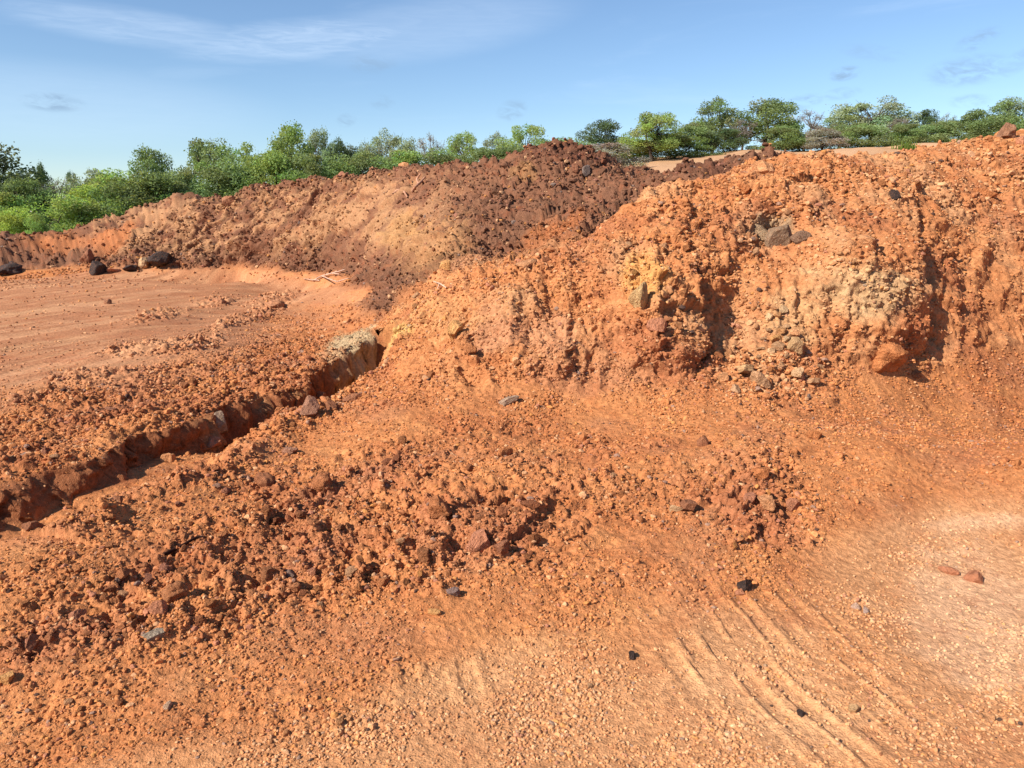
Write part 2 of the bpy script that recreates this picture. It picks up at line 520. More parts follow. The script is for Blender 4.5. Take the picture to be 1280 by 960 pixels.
# track-plate prints of the excavator on the right foreground
tx, ty = X - 0.0, Yg
gx0, gy0 = world_px(860, 740, 0.02)
gx1, gy1 = world_px(1020, 960, 0.0)
dx, dy = gx1 - gx0, gy1 - gy0
L = math.hypot(dx, dy)
dx, dy = dx / L, dy / L
al = (X - gx0) * dx + (Yg - gy0) * dy
ac = (X - gx0) * dy - (Yg - gy0) * dx
ac = ac + 0.10 * al * al
tm = blob(980, 850, 190, 110, .55) * (R < 6)
ph = ac / 0.105 + .35 * wob + .12 * wob2
tk = np.abs((ph % 1.0) - .5) * 2
track = (sstep(.35, .8, tk) - .4) * sstep(.2, .55, tm) * sstep(-.25, .2, fbm(al * 2.2 + np.floor(ph) * 3.3, ac * 1.5, 3, 105) + .02)
bump += 0.013 * track
tm2 = .8 * blob(420, 880, 330, 60, -.22) * (R < 6)
ph2 = (X * .97 + Yg * .25) / 0.105 + .4 * wob
tk2 = np.abs((ph2 % 1.0) - .5) * 2
track2 = (sstep(.4, .85, tk2) - .35) * sstep(.3, .6, tm2) * sstep(-.1, .3, wob2 + .1)
bump += 0.009 * track2

# ---- lumps
cl1 = clods(Q1 / .16, Q2 / .16, 201, .35) * .16
cl2 = clods(Q1 / .07 + 3.1, Q2 / .07, 202, .55) * .07
cl3 = clods(Q1 / .036 + 1.7, Q2 / .036, 203, .6) * .036
rb = np.clip(rough, 0, 1.2)
wx, wy = .25 * wob2, .25 * fbm(Q1 * 5 + 31, Q2 * 5, 3, 48)
patchy = sstep(-.35, .25, wob + .6 * wob2)
f1 = fracture(Q1 / .34 + wx, Q2 / .34 + wy, 401) * .34
f2 = fracture(Q1 / .13 + wx, Q2 / .13 + wy, 403) * .13
f3 = fracture(Q1 / .055 + wx, Q2 / .055 + wy, 405) * .055
f4 = fracture(Q1 / .9 + wx * .6, Q2 / .9 + wy * .6, 407) * .9
bump += k_bank * (R < 11.6) * ((.03 + .13 * patchy) * f1 + (.05 + .23 * patchy) * f2 + (.15 + .3 * patchy) * f3) * (1 - .75 * smooth_bank)
f5 = fracture(Q1 / .21 + wx, Q2 / .21 + wy, 409) * .21
bump += k_spoil * (R > 9) * (1 - .6 * st_mask) * (.10 * f4 + .30 * f1 * sstep(-.3, .3, wob) + .42 * f5 + .40 * f2)
bump += kg * (.04 * f1 * sstep(.7, 1.1, rb) + .26 * f2 * sstep(.6, 1.1, rb) + .45 * f3 * sstep(.3, .9, rb))
fine1 = fbm(Q1 * 11, Q2 * 11, 2, 121, .6)
near = sstep(16, 8, R)
bump += (1 - .7 * k_bank) * (cl1 * .30 * sstep(.75, 1.15, rb) + cl2 * .45 * sstep(.5, 1.05, rb) + cl3 * .45 * sstep(.2, .9, rb) * near) * (1 - k_plain)
bump += 0.018 * fine1 * rb * (1 - k_plain)
bump += 0.0032 * fbm(Q1 * 40, Q2 * 40, 1, 131, .6) * near * (.35 + rb)
cl4 = clods(Q1 / .5, Q2 / .5, 204, .5) * .5
bump += .12 * cl4 * k_spoil * (1 - .8 * st_mask) * (R > 10)

# ---- assemble: push along -Y (towards the open side), bump along the smooth normal
tw = sstep(-.05, .05, sd) * sstep(.34, .2, sd) * ((T > 0) & (T < .999))
tn = tw * (.10 * fbm(T * 16, zc * 4, 3, 64, .6) + .05 * fracture(T * 38, zc * 9, 66) + .03 * fbm(T * 60, zc * 25, 2, 67))
Gs = np.stack([X + .95 * tn, Yg - push - .28 * tn, zc + 0.15 * push], -1)


def grid_normals(P):
    a = np.gradient(P, axis=1)
    b = np.gradient(P, axis=0)
    nn = np.cross(a, b)
    nn /= np.linalg.norm(nn, axis=-1, keepdims=True) + 1e-12
    return np.where(nn[..., 2:3] < 0, -nn, nn)


Nb = grid_normals(B)
# soften: normals of the base only, so lumps stay lumps
G = (Gs + Nb * bump[..., None]).astype(np.float32)
GN = grid_normals(G).astype(np.float32)
FX, FY, FD = project(G)
vis = front & (FD > 0.1)

# ------------------------------------------------------------------ soil colours (albedo, linear)
def lin(r, g, b, k=0.80):
    c = np.array([r, g, b]) / 255.0
    return (np.where(c <= 0.04045, c / 12.92, ((c + 0.055) / 1.055) ** 2.4) * k).astype(np.float32)


C = np.empty(X.shape + (3,), np.float32)
C[:] = lin(198, 116, 66)
big = fbm(Q1 * .9, Q2 * .9, 4, 141)
mid = fbm(Q1 * 3.5, Q2 * 3.5, 4, 145)


def lay(m, c):
    global C
    m = np.clip(m, 0, 1)[..., None]
    C = C * (1 - m) + np.asarray(c, np.float32) * m


lay(.55 * sstep(-.1, .5, big), lin(178, 96, 54))
lay(.45 * sstep(0, .5, mid) * kg, lin(208, 130, 76))
lay(.6 * sstep(.5, 1, rb) * kg * sstep(-.2, .3, wob), lin(168, 92, 58))
lay(.32 * np.clip(band, 0, 1) * kg * sstep(-.4, .3, wob2 + .5 * wob), lin(158, 88, 60))
lay(.3 * kg * sstep(0, .4, fbm(Q1 * 1.7, Q2 * 1.7, 4, 149)), lin(170, 104, 74))
lay(.75 * fpad * kg, lin(212, 140, 92))
lay(.62 * sstep(.25, .75, blob(1220, 770, 125, 100, .7) + .5 * blob(1260, 650, 120, 14, -.05) + .25 * wob + .3 * wob2 + .15 * mid) * kg, lin(230, 166, 124))
lay(.2 * sstep(.3, .9, blob(960, 850, 200, 100, .5) + .35 * wob2) * kg, lin(228, 170, 122))
lay(.2 * sstep(.3, .9, blob(560, 850, 200, 40, -.3) + .35 * wob2 + .2 * wob) * kg, lin(226, 165, 115))
lay(.85 * pad, lin(210, 140, 98))
lay(.5 * pad * sstep(.0, .5, fbm(Q1 * .5, Q2 * 1.8, 3, 151)), lin(186, 112, 76))
lay(.55 * pad * sstep(.15, .6, pst + .5 * wob), lin(176, 100, 62))
lay(.35 * pad * sstep(.1, .5, fbm(pa * .2 + 5, pc * 2.4, 3, 157)), lin(222, 156, 108))
# orange bank
lay(k_bank * .8, lin(190, 112, 66))
lay(k_bank * .5 * sstep(-.1, .4, mid), lin(206, 132, 82))
lay(k_bank * .6 * sstep(-.05, .45, big), lin(166, 92, 60))
lay(k_bank * .5 * sstep(-.05, .45, fbm(Q1 * 1.6 + 9, Q2 * .8, 4, 155)), lin(196, 138, 96))
F10 = (R < np.where(PX > 960, 13, 10.2))
lay(.8 * sstep(.3, .9, blob(1085, 372, 62, 44, .1) + .5 * blob(1010, 350, 60, 40) + .45 * wob2 * blob(1060, 365, 120, 80)) * F10, lin(196, 146, 102))
lay(.8 * blob(1130, 405, 30, 30) * F10, lin(168, 86, 50))
lay(.8 * sstep(.4, .8, blob(800, 350, 40, 40) + .3 * mid) * F10, lin(212, 138, 72))
lay(.7 * sstep(.4, .8, blob(690, 420, 40, 50) + blob(610, 415, 40, 50) + .4 * mid) * F10, lin(190, 122, 84))
lay(.6 * sstep(.4, .8, blob(560, 400, 70, 40) + .4 * mid) * F10, lin(200, 130, 80))
lay(.7 * sstep(.4, .8, blob(990, 400, 50, 60) + .4 * mid) * F10, lin(196, 138, 92))
lay(.7 * sstep(.4, .8, blob(970, 285, 40, 22) + .3 * mid) * F10, lin(160, 128, 98))
lay(.75 * sstep(.35, .8, blob(735, 470, 120, 30) + .4 * mid) * F10, lin(180, 108, 70))
# spoil
lay(k_spoil, lin(138, 86, 64))
lay(k_spoil * .7 * sstep(-.1, .45, big), lin(112, 72, 54))
lay(k_spoil * .55 * sstep(.0, .45, mid), lin(170, 104, 72))
lay(.65 * st_mask * sstep(.25, .7, streak + .35 * mid + .7 * big), lin(206, 142, 100))
lay(.7 * st_mask * sstep(.1, -.3, streak + .4 * mid), lin(124, 76, 58))
lay(.85 * k_spoil * sstep(.4, .8, blob(150, 295, 40, 18, -.8) + blob(70, 300, 70, 20) * .9 + .35 * mid), lin(196, 112, 68))
lay(.6 * k_spoil * sstep(.4, .8, blob(545, 310, 75, 45, -.5) + .6 * mid), lin(196, 132, 86))
lay(.6 * k_spoil * sstep(.4, .75, blob(505, 290, 40, 24, -.8) + .5 * mid) * .7, lin(200, 138, 84))
lay(.9 * k_spoil * sstep(.4, .75, blob(655, 216, 26, 12) + .3 * mid), lin(186, 124, 80))
lay(.75 * k_spoil * sstep(.35, .75, blob(690, 285, 70, 26, -.3) + .4 * mid), lin(190, 106, 62))
lay(.5 * k_spoil * (1 - st_mask) * sstep(-.2, .4, wob + mid), lin(108, 67, 52))
lay(.85 * k_spoil * sstep(.4, .8, blob(700, 190, 80, 18) + blob(870, 208, 110, 14) * .9 + .3 * mid), lin(112, 66, 50))
# trench
lay(.9 * TR_WALL, lin(146, 80, 48))  # shade painted in: wall soil made darker than the ground around it
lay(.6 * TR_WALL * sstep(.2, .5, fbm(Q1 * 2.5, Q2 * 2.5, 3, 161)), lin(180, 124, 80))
lay(.9 * sstep(.4, .8, 1.05 * blob(440, 431, 62, 22, -.4) + .4 * mid) * (R < 12) * (1 - k_bank), lin(184, 146, 108))
lay(.8 * sstep(.4, .8, blob(495, 422, 30, 26, -.8) + .3 * mid) * (R < 12), lin(214, 156, 88))
# plain
lay(k_plain * (R < 120), lin(204, 146, 106))
lay(k_plain * (R < 120) * .6 * sstep(-.1, .4, fbm(X * .12, Yg * .12, 3, 171)), lin(178, 122, 82))
lay(sstep(62, 75, R), lin(120, 110, 60))
lay(k_plain * sstep(640, 420, PX), lin(110, 105, 55))
# grain: every soil has lighter and darker crumbs
gr = fbm(Q1 * 36, Q2 * 36, 1, 181, .7)
C *= (1 + .16 * gr * near + .08 * mid)[..., None]
lum = C @ np.float32([.3, .5, .2])
C = C * .95 + .05 * lum[..., None] * np.float32([1.35, 1.0, .72])
C = np.clip(C * (np.float32([1.04, 1.25, 1.34]) * (1 - k_spoil[..., None]) + np.float32([.95, 1.13, 1.14]) * k_spoil[..., None]), 0.01, 0.9)


# ------------------------------------------------------------------ materials
def new_mat(name):
    m = bpy.data.materials.new(name)
    m.use_nodes = True
    t = NT(m.node_tree)
    t.n.clear()
    return m, t


def finish(m, t, color, rough=0.9, normal=None, spec=0.2):
    p = t.node('ShaderNodeBsdfPrincipled', ins={'Base Color': color, 'Roughness': rough, 'Specular IOR Level': spec})
    if normal is not None:
        t.l.new(normal, p.inputs['Normal'])
    t.node('ShaderNodeOutputMaterial', ins={'Surface': p.outputs[0]})
    return m


def soil_material():
    m, t = new_mat('laterite_soil')
    at = t.node('ShaderNodeAttribute', attribute_name='soil').outputs['Color']
    pos = t.node('ShaderNodeNewGeometry').outputs['Position']
    n1 = t.noise(pos, 34, 4, .65)
    n2 = t.noise(pos, 130, 3, .6)
    n3 = t.noise(pos, 4.5, 4, .6)
    c = t.mix(1.0, at, t.node('ShaderNodeCombineXYZ', ins={0: t.ramp(n1, .25, .75, .72, 1.26), 1: t.ramp(n1, .25, .75, .70, 1.28), 2: t.ramp(n1, .25, .75, .68, 1.3)}).outputs[0], 'MULTIPLY')
    c = t.mix(t.ramp(n2, .58, .72, 0, .45), c, lin(232, 182, 136, .8).tolist())
    c = t.mix(t.ramp(n2, .42, .28, 0, .4), c, lin(120, 66, 44, .8).tolist())
    c = t.mix(t.ramp(n3, .5, .75, 0, .25), c, lin(176, 84, 44, .8).tolist())
    h = t.math('ADD', t.math('MULTIPLY', n1, .9), t.math('MULTIPLY', n2, .45))
    b = t.node('ShaderNodeBump', ins={'Strength': .9, 'Distance': .016, 'Height': h}).outputs[0]
    return finish(m, t, c, .95, b, .1)


def stone_material():
    m, t = new_mat('stone')
    oi = t.node('ShaderNodeObjectInfo')
    tc = t.node('ShaderNodeTexCoord').outputs['Object']
    sh = t.node('ShaderNodeVectorMath', operation='ADD', ins={0: tc, 1: oi.outputs['Location']}).outputs[0]
    n1 = t.noise(sh, 2.2, 5, .65)
    n2 = t.noise(sh, 9, 4, .65)
    c = t.mix(1.0, oi.outputs['Color'], t.node('ShaderNodeCombineXYZ', ins={0: t.ramp(n1, .3, .7, .74, 1.22), 1: t.ramp(n1, .3, .7, .7, 1.24), 2: t.ramp(n1, .3, .7, .66, 1.26)}).outputs[0], 'MULTIPLY')
    c = t.mix(t.ramp(n2, .52, .68, 0, .38), c, lin(196, 118, 72, .75).tolist())
    b = t.node('ShaderNodeBump', ins={'Strength': .7, 'Distance': .12, 'Height': t.math('ADD', n1, t.math('MULTIPLY', n2, .5))}).outputs[0]
    return finish(m, t, c, .9, b, .15)


def gravel_material():
    m, t = new_mat('gravel')
    at = t.node('ShaderNodeAttribute', attribute_name='soil').outputs['Color']
    pos = t.node('ShaderNodeNewGeometry').outputs['Position']
    n1 = t.noise(pos, 90, 3, .65)
    c = t.mix(1.0, at, t.node('ShaderNodeCombineXYZ', ins={0: t.ramp(n1, .3, .7, .8, 1.2), 1: t.ramp(n1, .3, .7, .78, 1.22), 2: t.ramp(n1, .3, .7, .76, 1.22)}).outputs[0], 'MULTIPLY')
    b = t.node('ShaderNodeBump', ins={'Strength': .6, 'Distance': .006, 'Height': n1}).outputs[0]
    return finish(m, t, c, .95, b, .1)


def leaf_material():
    m, t = new_mat('leaves')
    oi = t.node('ShaderNodeObjectInfo')
    at = t.node('ShaderNodeAttribute', attribute_name='leaf_tint').outputs['Color']
    c = t.mix(1.0, oi.outputs['Color'], at, 'MULTIPLY')
    d = t.node('ShaderNodeBsdfDiffuse', ins={'Color': c, 'Roughness': .6})
    tr = t.node('ShaderNodeBsdfTranslucent', ins={'Color': t.mix(1.0, c, (1.25, 1.2, .6), 'MULTIPLY')})
    mx = t.node('ShaderNodeMixShader', ins={0: .40, 1: d.outputs[0], 2: tr.outputs[0]})
    t.node('ShaderNodeOutputMaterial', ins={'Surface': mx.outputs[0]})
    return m


def bark_material():
    m, t = new_mat('bark')
    oi = t.node('ShaderNodeObjectInfo')
    tc = t.node('ShaderNodeNewGeometry').outputs['Position']
    n1 = t.noise(tc, 12, 4, .6)
    c = t.mix(1.0, oi.outputs['Color'], t.node('ShaderNodeCombineXYZ', ins={0: t.ramp(n1, .3, .7, .6, 1.3), 1: t.ramp(n1, .3, .7, .6, 1.3), 2: t.ramp(n1, .3, .7, .6, 1.3)}).outputs[0], 'MULTIPLY')
    b = t.node('ShaderNodeBump', ins={'Strength': .6, 'Distance': .02, 'Height': n1}).outputs[0]
    return finish(m, t, c, .95, b, .1)


M_SOIL, M_STONE, M_GRAVEL, M_LEAF, M_BARK = soil_material(), stone_material(), gravel_material(), leaf_material(), bark_material()


def mesh_from(name, verts, faces, mat, smooth=False, color=None, attr='soil'):
    """verts (n,3); faces (m,k) int array of equal sized polygons"""
    me = bpy.data.meshes.new(name)
    nv, (nf, k) = len(verts), faces.shape
    me.vertices.add(nv)
    me.vertices.foreach_set('co', np.ascontiguousarray(verts, np.float32).ravel())
    me.loops.add(nf * k)
    me.loops.foreach_set('vertex_index', np.ascontiguousarray(faces, np.int32).ravel())
    me.polygons.add(nf)
    me.polygons.foreach_set('loop_start', np.arange(0, nf * k, k, dtype=np.int32))
    me.polygons.foreach_set('use_smooth', np.full(nf, smooth, bool))
    me.update(calc_edges=True)
    if color is not None:
        a = me.attributes.new(attr, 'FLOAT_COLOR', 'POINT')
        rgba = np.ones((nv, 4), np.float32)
        rgba[:, :3] = color
        a.data.foreach_set('color', rgba.ravel())
    me.materials.append(mat)
    return me


def link(name, me, parent=None, loc=(0, 0, 0), rot=(0, 0, 0), scale=(1, 1, 1), color=None):
    o = bpy.data.objects.new(name, me)
    COL.objects.link(o)
    o.parent = parent
    o.location, o.rotation_euler, o.scale = loc, rot, scale
    if color is not None:
        o.color = (*[float(x) for x in color], 1)
    return o


def tag(o, label=None, cat=None, group=None, kind=None):
    for k, v in (('label', label), ('category', cat), ('group', group), ('kind', kind)):
        if v:
            o[k] = v
    return o


# ------------------------------------------------------------------ terrain objects
layer = np.zeros(X.shape, np.int8)
layer[k_bank > .5] = 1
layer[k_spoil > .5] = 2
layer[k_plain > .5] = 3
idx = np.arange(NU * NV, dtype=np.int32).reshape(NV, NU)
quads = np.stack([idx[:-1, :-1], idx[:-1, 1:], idx[1:, 1:], idx[1:, :-1]], -1).reshape(-1, 4)[:, ::-1]
ql = layer[:-1, :-1].ravel()
Gf, Cf = G.reshape(-1, 3), C.reshape(-1, 3)
for lid, nm, lab in ((0, 'ground', 'flat red laterite ground with gravel, a trench and smooth sandy pads'), (1, 'earth_bank', 'orange cut earth bank with gullies rising on the right'),
                     (2, 'spoil_bank', 'dark brown heaped spoil bank below the trees'), (3, 'plain', 'tan bare plain with low heaps in front of the trees')):
    q = quads[ql == lid]
    used, inv = np.unique(q.ravel(), return_inverse=True)
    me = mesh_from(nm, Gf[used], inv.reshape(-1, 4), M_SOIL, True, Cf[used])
    tag(link(nm, me), lab, None, None, 'structure')

# depth buffer of the terrain on a coarse raster, to know which stones the photograph can see
ZB_S = 3
zbuf = np.full((int(H0 / ZB_S) + 1, int(W0 / ZB_S) + 1), 1e9)
ok = vis & (FX >= 0) & (FX < W0) & (FY >= 0) & (FY < H0)
np.minimum.at(zbuf, ((FY[ok] / ZB_S).astype(int), (FX[ok] / ZB_S).astype(int)), FD[ok])
_okf = np.flatnonzero(ok.ravel())
_okx, _oky, _okd = FX.ravel()[_okf], FY.ravel()[_okf], FD.ravel()[_okf]


def seen(px, py, d):
    inside = (px >= 0) & (px < W0) & (py >= 0) & (py < H0)
    a = np.clip((py / ZB_S).astype(int), 0, zbuf.shape[0] - 1)
    b = np.clip((px / ZB_S).astype(int), 0, zbuf.shape[1] - 1)
    return inside & (d < zbuf[a, b] * 1.02 + .05)


def at_pixel(px, py, rad=3.0):
    """ground point (index of grid vertex) first met by the ray through a photo pixel"""
    m = (np.abs(_okx - px) < rad) & (np.abs(_oky - py) < rad)
    k = np.flatnonzero(m)
    if len(k) == 0:
        return at_pixel(px, py, rad * 2)
    dmin = _okd[k].min()
    k = k[_okd[k] < dmin * 1.03 + .03]
    best = k[np.argmin((_okx[k] - px) ** 2 + (_oky[k] - py) ** 2)]
    return _okf[best]


Nf = GN.reshape(-1, 3)

# ------------------------------------------------------------------ stone shapes
def ico(level):
    import bmesh
    bm = bmesh.new()
    bmesh.ops.create_icosphere(bm, subdivisions=level, radius=1)
    v = np.array([x.co[:] for x in bm.verts], np.float32)
    f = np.array([[y.index for y in x.verts] for x in bm.faces], np.int32)
    bm.free()
    return v, f


def stone_shape(level, r, cuts=9, rough=.05):
    v, f = ico(level)
    v = v.copy()
    for _ in range(cuts):
        nrm = r.normal(size=3)
        nrm /= np.linalg.norm(nrm)
        dist = r.uniform(.45, .85)
        over = v @ nrm - dist
        v -= np.outer(np.clip(over, 0, None), nrm) * .96
    if level >= 2:
        kx = r.uniform(0, 50)
        q = v * 1.9 + kx
        v *= 1 + rough * ((fbm(q[:, 0], q[:, 1], 4, int(kx), .6) + fbm(q[:, 1], q[:, 2], 4, int(kx) + 9, .6) + fbm(q[:, 2], q[:, 0], 4, int(kx) + 19, .6)) * .9)[:, None]
    v = v * np.array([r.uniform(.85, 1.25), r.uniform(.75, 1.0), r.uniform(.55, .85)])
    v /= np.abs(v[:, :2]).max()
    return v.astype(np.float32), f


rs = np.random.default_rng(77)
BIG = [stone_shape(4, rs, int(rs.integers(8, 15)), .10) for _ in range(14)]
CLOD = [stone_shape(4, rs, int(rs.integers(6, 10)), .28) for _ in range(6)]
big_me = [mesh_from('stone', v, f, M_STONE, False) for v, f in BIG]
clod_me = [mesh_from('clod', v, f, M_STONE, True) for v, f in CLOD]
MID = [stone_shape(2, rs, 8, .10) for _ in range(16)]
SMALL = [stone_shape(1, rs, 5) for _ in range(24)]

# ------------------------------------------------------------------ hand-placed stones
GREY, CHAR, PALE, PINK, ORNG, OCHR, BRWN, PEACH, LAV = (lin(140, 128, 120), lin(76, 64, 60), lin(220, 182, 138), lin(196, 132, 102), lin(204, 128, 78), lin(222, 166, 104), lin(158, 106, 80), lin(222, 160, 112), lin(170, 128, 108))
HERO = [
    # px, py(base), width px, height ratio, colour, kind, label
    (203, 337, 38, .55, CHAR, 's', 'largest charcoal boulder at the foot of the brown bank by the smooth pad'),
    (182, 336, 22, .8, PALE, 's', 'pale tan stone leaning on the largest charcoal boulder below the brown bank'),
    (164, 341, 26, .5, CHAR, 's', 'low flat dark boulder just left of the largest charcoal boulder'),
    (122, 347, 22, .8, CHAR, 's', 'rounded charcoal boulder standing alone in front of the brown bank foot'),
    (110, 331, 20, .8, BRWN, 's', 'dark brown boulder tucked at the bank foot behind the rounded charcoal one'),
    (144, 342, 18, .5, PINK, 's', 'pinkish stone between the two dark boulders at the bank foot'),
    (14, 342, 44, .35, CHAR, 'c', 'long dark brown clod at the left edge before the brown bank'),
    (569, 433, 26, 1.5, OCHR, 's', 'tall upright ochre stone near the left end of the orange bank'),
    (588, 446, 16, 1.1, ORNG, 'c', 'orange clod just below the tall upright ochre stone'),
    (799, 386, 28, 1.1, lin(212, 180, 128), 's', 'pale greenish slab stuck in the orange buttress face'),
    (822, 420, 26, 1.1, PINK, 's', 'angular pinkish block jutting below the pale greenish slab'),
    (975, 312, 40, .7, lin(150, 134, 112), 's', 'large grey layered rock in the hollow of the orange bank'),
    (950, 300, 30, .6, lin(168, 140, 110), 's', 'grey-tan slab on the left side of the bank hollow'),
    (1000, 306, 24, .7, lin(120, 104, 90), 's', 'dark grey stone on the right side of the bank hollow'),
    (1080, 307, 22, .85, PEACH, 's', 'pale peach block alone on the orange slope above the whitish patch'),
    (1118, 250, 20, .6, CHAR, 's', 'dark grey stone high on the orange slope at the head of the gully'),
    (1230, 250, 30, .6, ORNG, 's', 'big orange block near the right edge below the crest'),
    (1257, 180, 26, 1.1, lin(150, 112, 90), 's', 'brownish grey boulder standing on the crest near the right edge'),
    (1276, 184, 20, 1.0, PINK, 's', 'red stone on the crest cut by the right edge'),
    (953, 220, 32, .5, PEACH, 's', 'pale orange lump on the orange crest beside the dark mound'),
    (928, 240, 18, .7, ORNG, 's', 'small orange block on the crest left of the pale orange lump'),
    (1112, 465, 54, .55, ORNG, 'c', 'wide orange clod resting below the big gully buttress'),
    (1146, 472, 20, .6, BRWN, 'c', 'small brown clod at the right of the wide orange clod'),
    (550, 655, 34, .85, ORNG, 'c', 'rounded orange clod in the rubble band at the middle of the photo'),
    (598, 690, 32, .9, PINK, 's', 'pointed pinkish stone casting a long shadow in the middle rubble'),
    (628, 690, 22, .7, BRWN, 's', 'brown stone lying in the shadow of the pointed pinkish stone'),
    (565, 747, 18, 1.0, lin(122, 116, 118), 's', 'blue-grey stone at the lower edge of the middle rubble'),
    (542, 770, 18, .7, OCHR, 's', 'yellow lump just below the blue-grey stone'),
    (191, 803, 28, .75, lin(168, 164, 146), 's', 'pale grey-green stone in the lower left rubble'),
    (200, 776, 30, .8, PINK, 's', 'pink wedge stone directly above the pale grey-green stone'),
    (219, 750, 30, .8, BRWN, 'c', 'dark brown clod with a long shadow above the pink wedge stone'),
    (96, 782, 26, 1.0, PINK, 's', 'leaning brown-pink stone in the lower left rubble'),
    (40, 812, 24, .9, BRWN, 's', 'brown stone low in the rubble near the left edge'),
    (8, 855, 24, .8, OCHR, 's', 'yellow stone at the left edge of the foreground'),
    (389, 722, 22, .8, PINK, 's', 'pink block left of the middle rubble band'),
    (361, 724, 14, 1.0, GREY, 's', 'small grey stone left of the pink block'),
    (933, 738, 20, .85, CHAR, 's', 'charcoal stone on the gravel above the track prints'),
    (924, 746, 13, .9, PINK, 's', 'small pink stone touching the charcoal stone'),
    (1186, 720, 22, .7, lin(186, 112, 80), 's', 'flat red broken clod on the pale sand pad'),
    (1216, 728, 24, .6, lin(186, 112, 80), 's', 'right half of the flat red broken clod on the pale sand pad'),
    (790, 825, 12, .9, CHAR, 's', 'small dark pebble alone on the foreground gravel'),
    (360, 570, 28, .5, LAV, 's', 'flat lavender-grey stone on the near side of the trench'),
    (405, 614, 30, .7, ORNG, 'c', 'orange clod between the trench and the middle rubble'),
    (330, 612, 32, .6, BRWN, 'c', 'broad brown clod with dark shadow between trench and foreground'),
    (636, 506, 26, .4, lin(176, 160, 140), 's', 'pale elongated slab lying at the foot of the grooved face'),
    (630, 574, 22, .9, ORNG, 's', 'squarish orange stone with a black shadow below the grooved face'),
    (845, 642, 16, .9, PALE, 's', 'pale stone beside a brown one right of the middle rubble'),
    (862, 640, 22, .7, BRWN, 's', 'brown stone beside a pale one right of the middle rubble'),
    (276, 538, 22, 1.0, lin(176, 158, 136), 's', 'pale grey pointed stone on the far lip of the trench'),
    (266, 558, 26, .5, PINK, 's', 'pinkish slab on the near lip of the trench'),
    (213, 580, 20, .6, PEACH, 's', 'small peach stone on the near lip of the trench left of the slab'),
    (656, 336, 32, .35, PEACH, 's', 'pale tan flat slab on the slope between brown and orange banks'),
    (556, 345, 18, 1.6, OCHR, 's', 'upright ochre block set in the yellowish slope'),
    (733, 220, 14, .9, GREY, 's', 'grey boulder on the dark mound'),
    (719, 218, 12, 1.0, BRWN, 's', 'split brown boulder left of the grey one on the dark mound'),
    (505, 209, 14, .8, PEACH, 's', 'pale block on the brown bank crest'),
    (422, 231, 14, .9, BRWN, 's', 'dark block below the brown bank crest'),
    (287, 256, 16, .9, BRWN, 's', 'dark stone in the upper left part of the brown bank'),
    (1070, 762, 12, .8, lin(222, 186, 164), 's', 'whitish pebble at the upper end of the track prints'),
    (1082, 768, 12, .8, lin(206, 178, 164), 's', 'pale pink pebble right of the whitish one by the track prints'),
    (1066, 892, 14, .9, lin(224, 180, 130), 's', 'cream pebble between the track prints'),
    (1001, 895, 12, .8, CHAR, 's', 'dark pebble between the track prints left of the cream one'),
    (210, 886, 13, .8, lin(224, 190, 158), 's', 'whitish pebble on the lower left gravel'),
    (275, 905, 12, .9, lin(214, 160, 112), 's', 'pale tan pebble near the bottom left of the photo'),
    (950, 600, 24, .8, ORNG, 's', 'orange block topmost in the small rubble pile on the right'),
    (938, 632, 26, .7, PINK, 's', 'pink block at the lower left of the small rubble pile'),
    (960, 634, 24, .7, PEACH, 's', 'peach block at the bottom of the small rubble pile'),
    (992, 640, 22, .8, PINK, 's', 'pink block at the lower right of the small rubble pile'),
    (1018, 552, 20, .8, ORNG, 's', 'orange stone with a dark shadow on the slope right of the pile'),
    (880, 560, 18, .8, BRWN, 's', 'brown stone with a dark shadow on the slope left of the pile'),
    (932, 470, 30, .5, lin(214, 176, 128), 's', 'largest cream slab in the scree at the buttress foot'),
    (950, 484, 24, .8, lin(198, 158, 120), 's', 'grey-tan block below the largest cream slab in the scree'),
    (990, 440, 26, .6, lin(214, 178, 130), 's', 'cream slab at the upper right of the scree'),
    (970, 430, 18, 1.0, OCHR, 's', 'ochre block at the top of the scree'),
    (903, 478, 20, .6, PEACH, 's', 'peach slab at the left of the scree'),
    (918, 492, 20, .7, lin(216, 176, 136), 's', 'pale stone at the lower left of the scree'),
    (440, 505, 24, .8, BRWN, 's', 'brown block on the near lip at the deep end of the trench'),
    (385, 520, 26, .8, LAV, 's', 'lavender-brown block on the near lip of the trench'),
    (412, 515, 22, .8, BRWN, 's', 'dark brown block beside the lavender one on the trench lip'),
    (400, 498, 20, .6, BRWN, 's', 'brown stone on the far lip of the trench'),
    (140, 520, 26, .6, BRWN, 's', 'brown stone in the rubble beyond the trench at left'),
    (345, 386, 30, .4, BRWN, 'c', 'low brown clod on the smooth pad left of the trench head'),
    (275, 384, 30, .4, BRWN, 'c', 'low dark clod on the smooth pad'),
    (135, 381, 12, .6, BRWN, 's', 'small dark stone alone on the smooth pad'),
    (40, 662, 22, .6, BRWN, 's', 'brown stone near the left edge in front of the trench'),
    (150, 630, 20, .6, BRWN, 's', 'small brown stone in front of the trench at left'),
]
occupied = []


def place_stone(vi, width, hr, color, kind, seed, label, name='stone', group=None, sink=.28):
    r = np.random.default_rng(seed)
    me = (clod_me if kind == 'c' else big_me)[int(r.integers(0, 6 if kind == 'c' else 14))]
    p, nrm = Gf[vi], Nf[vi]
    s = width / 2
    sz = s * max(.35, hr) * (1.15 if hr < .9 else 1.0)
    tilt = .35 if hr < 1.05 else .15
    o = link(name, me, None, (p[0], p[1], p[2] + sz * (.72 - sink) * .6), (r.uniform(-tilt, tilt), r.uniform(-tilt, tilt), r.uniform(0, 6.28)), (s * 1.0, s * .95, sz / .72), color)
    tag(o, label, 'clod' if kind == 'c' else 'stone', group)
    return o


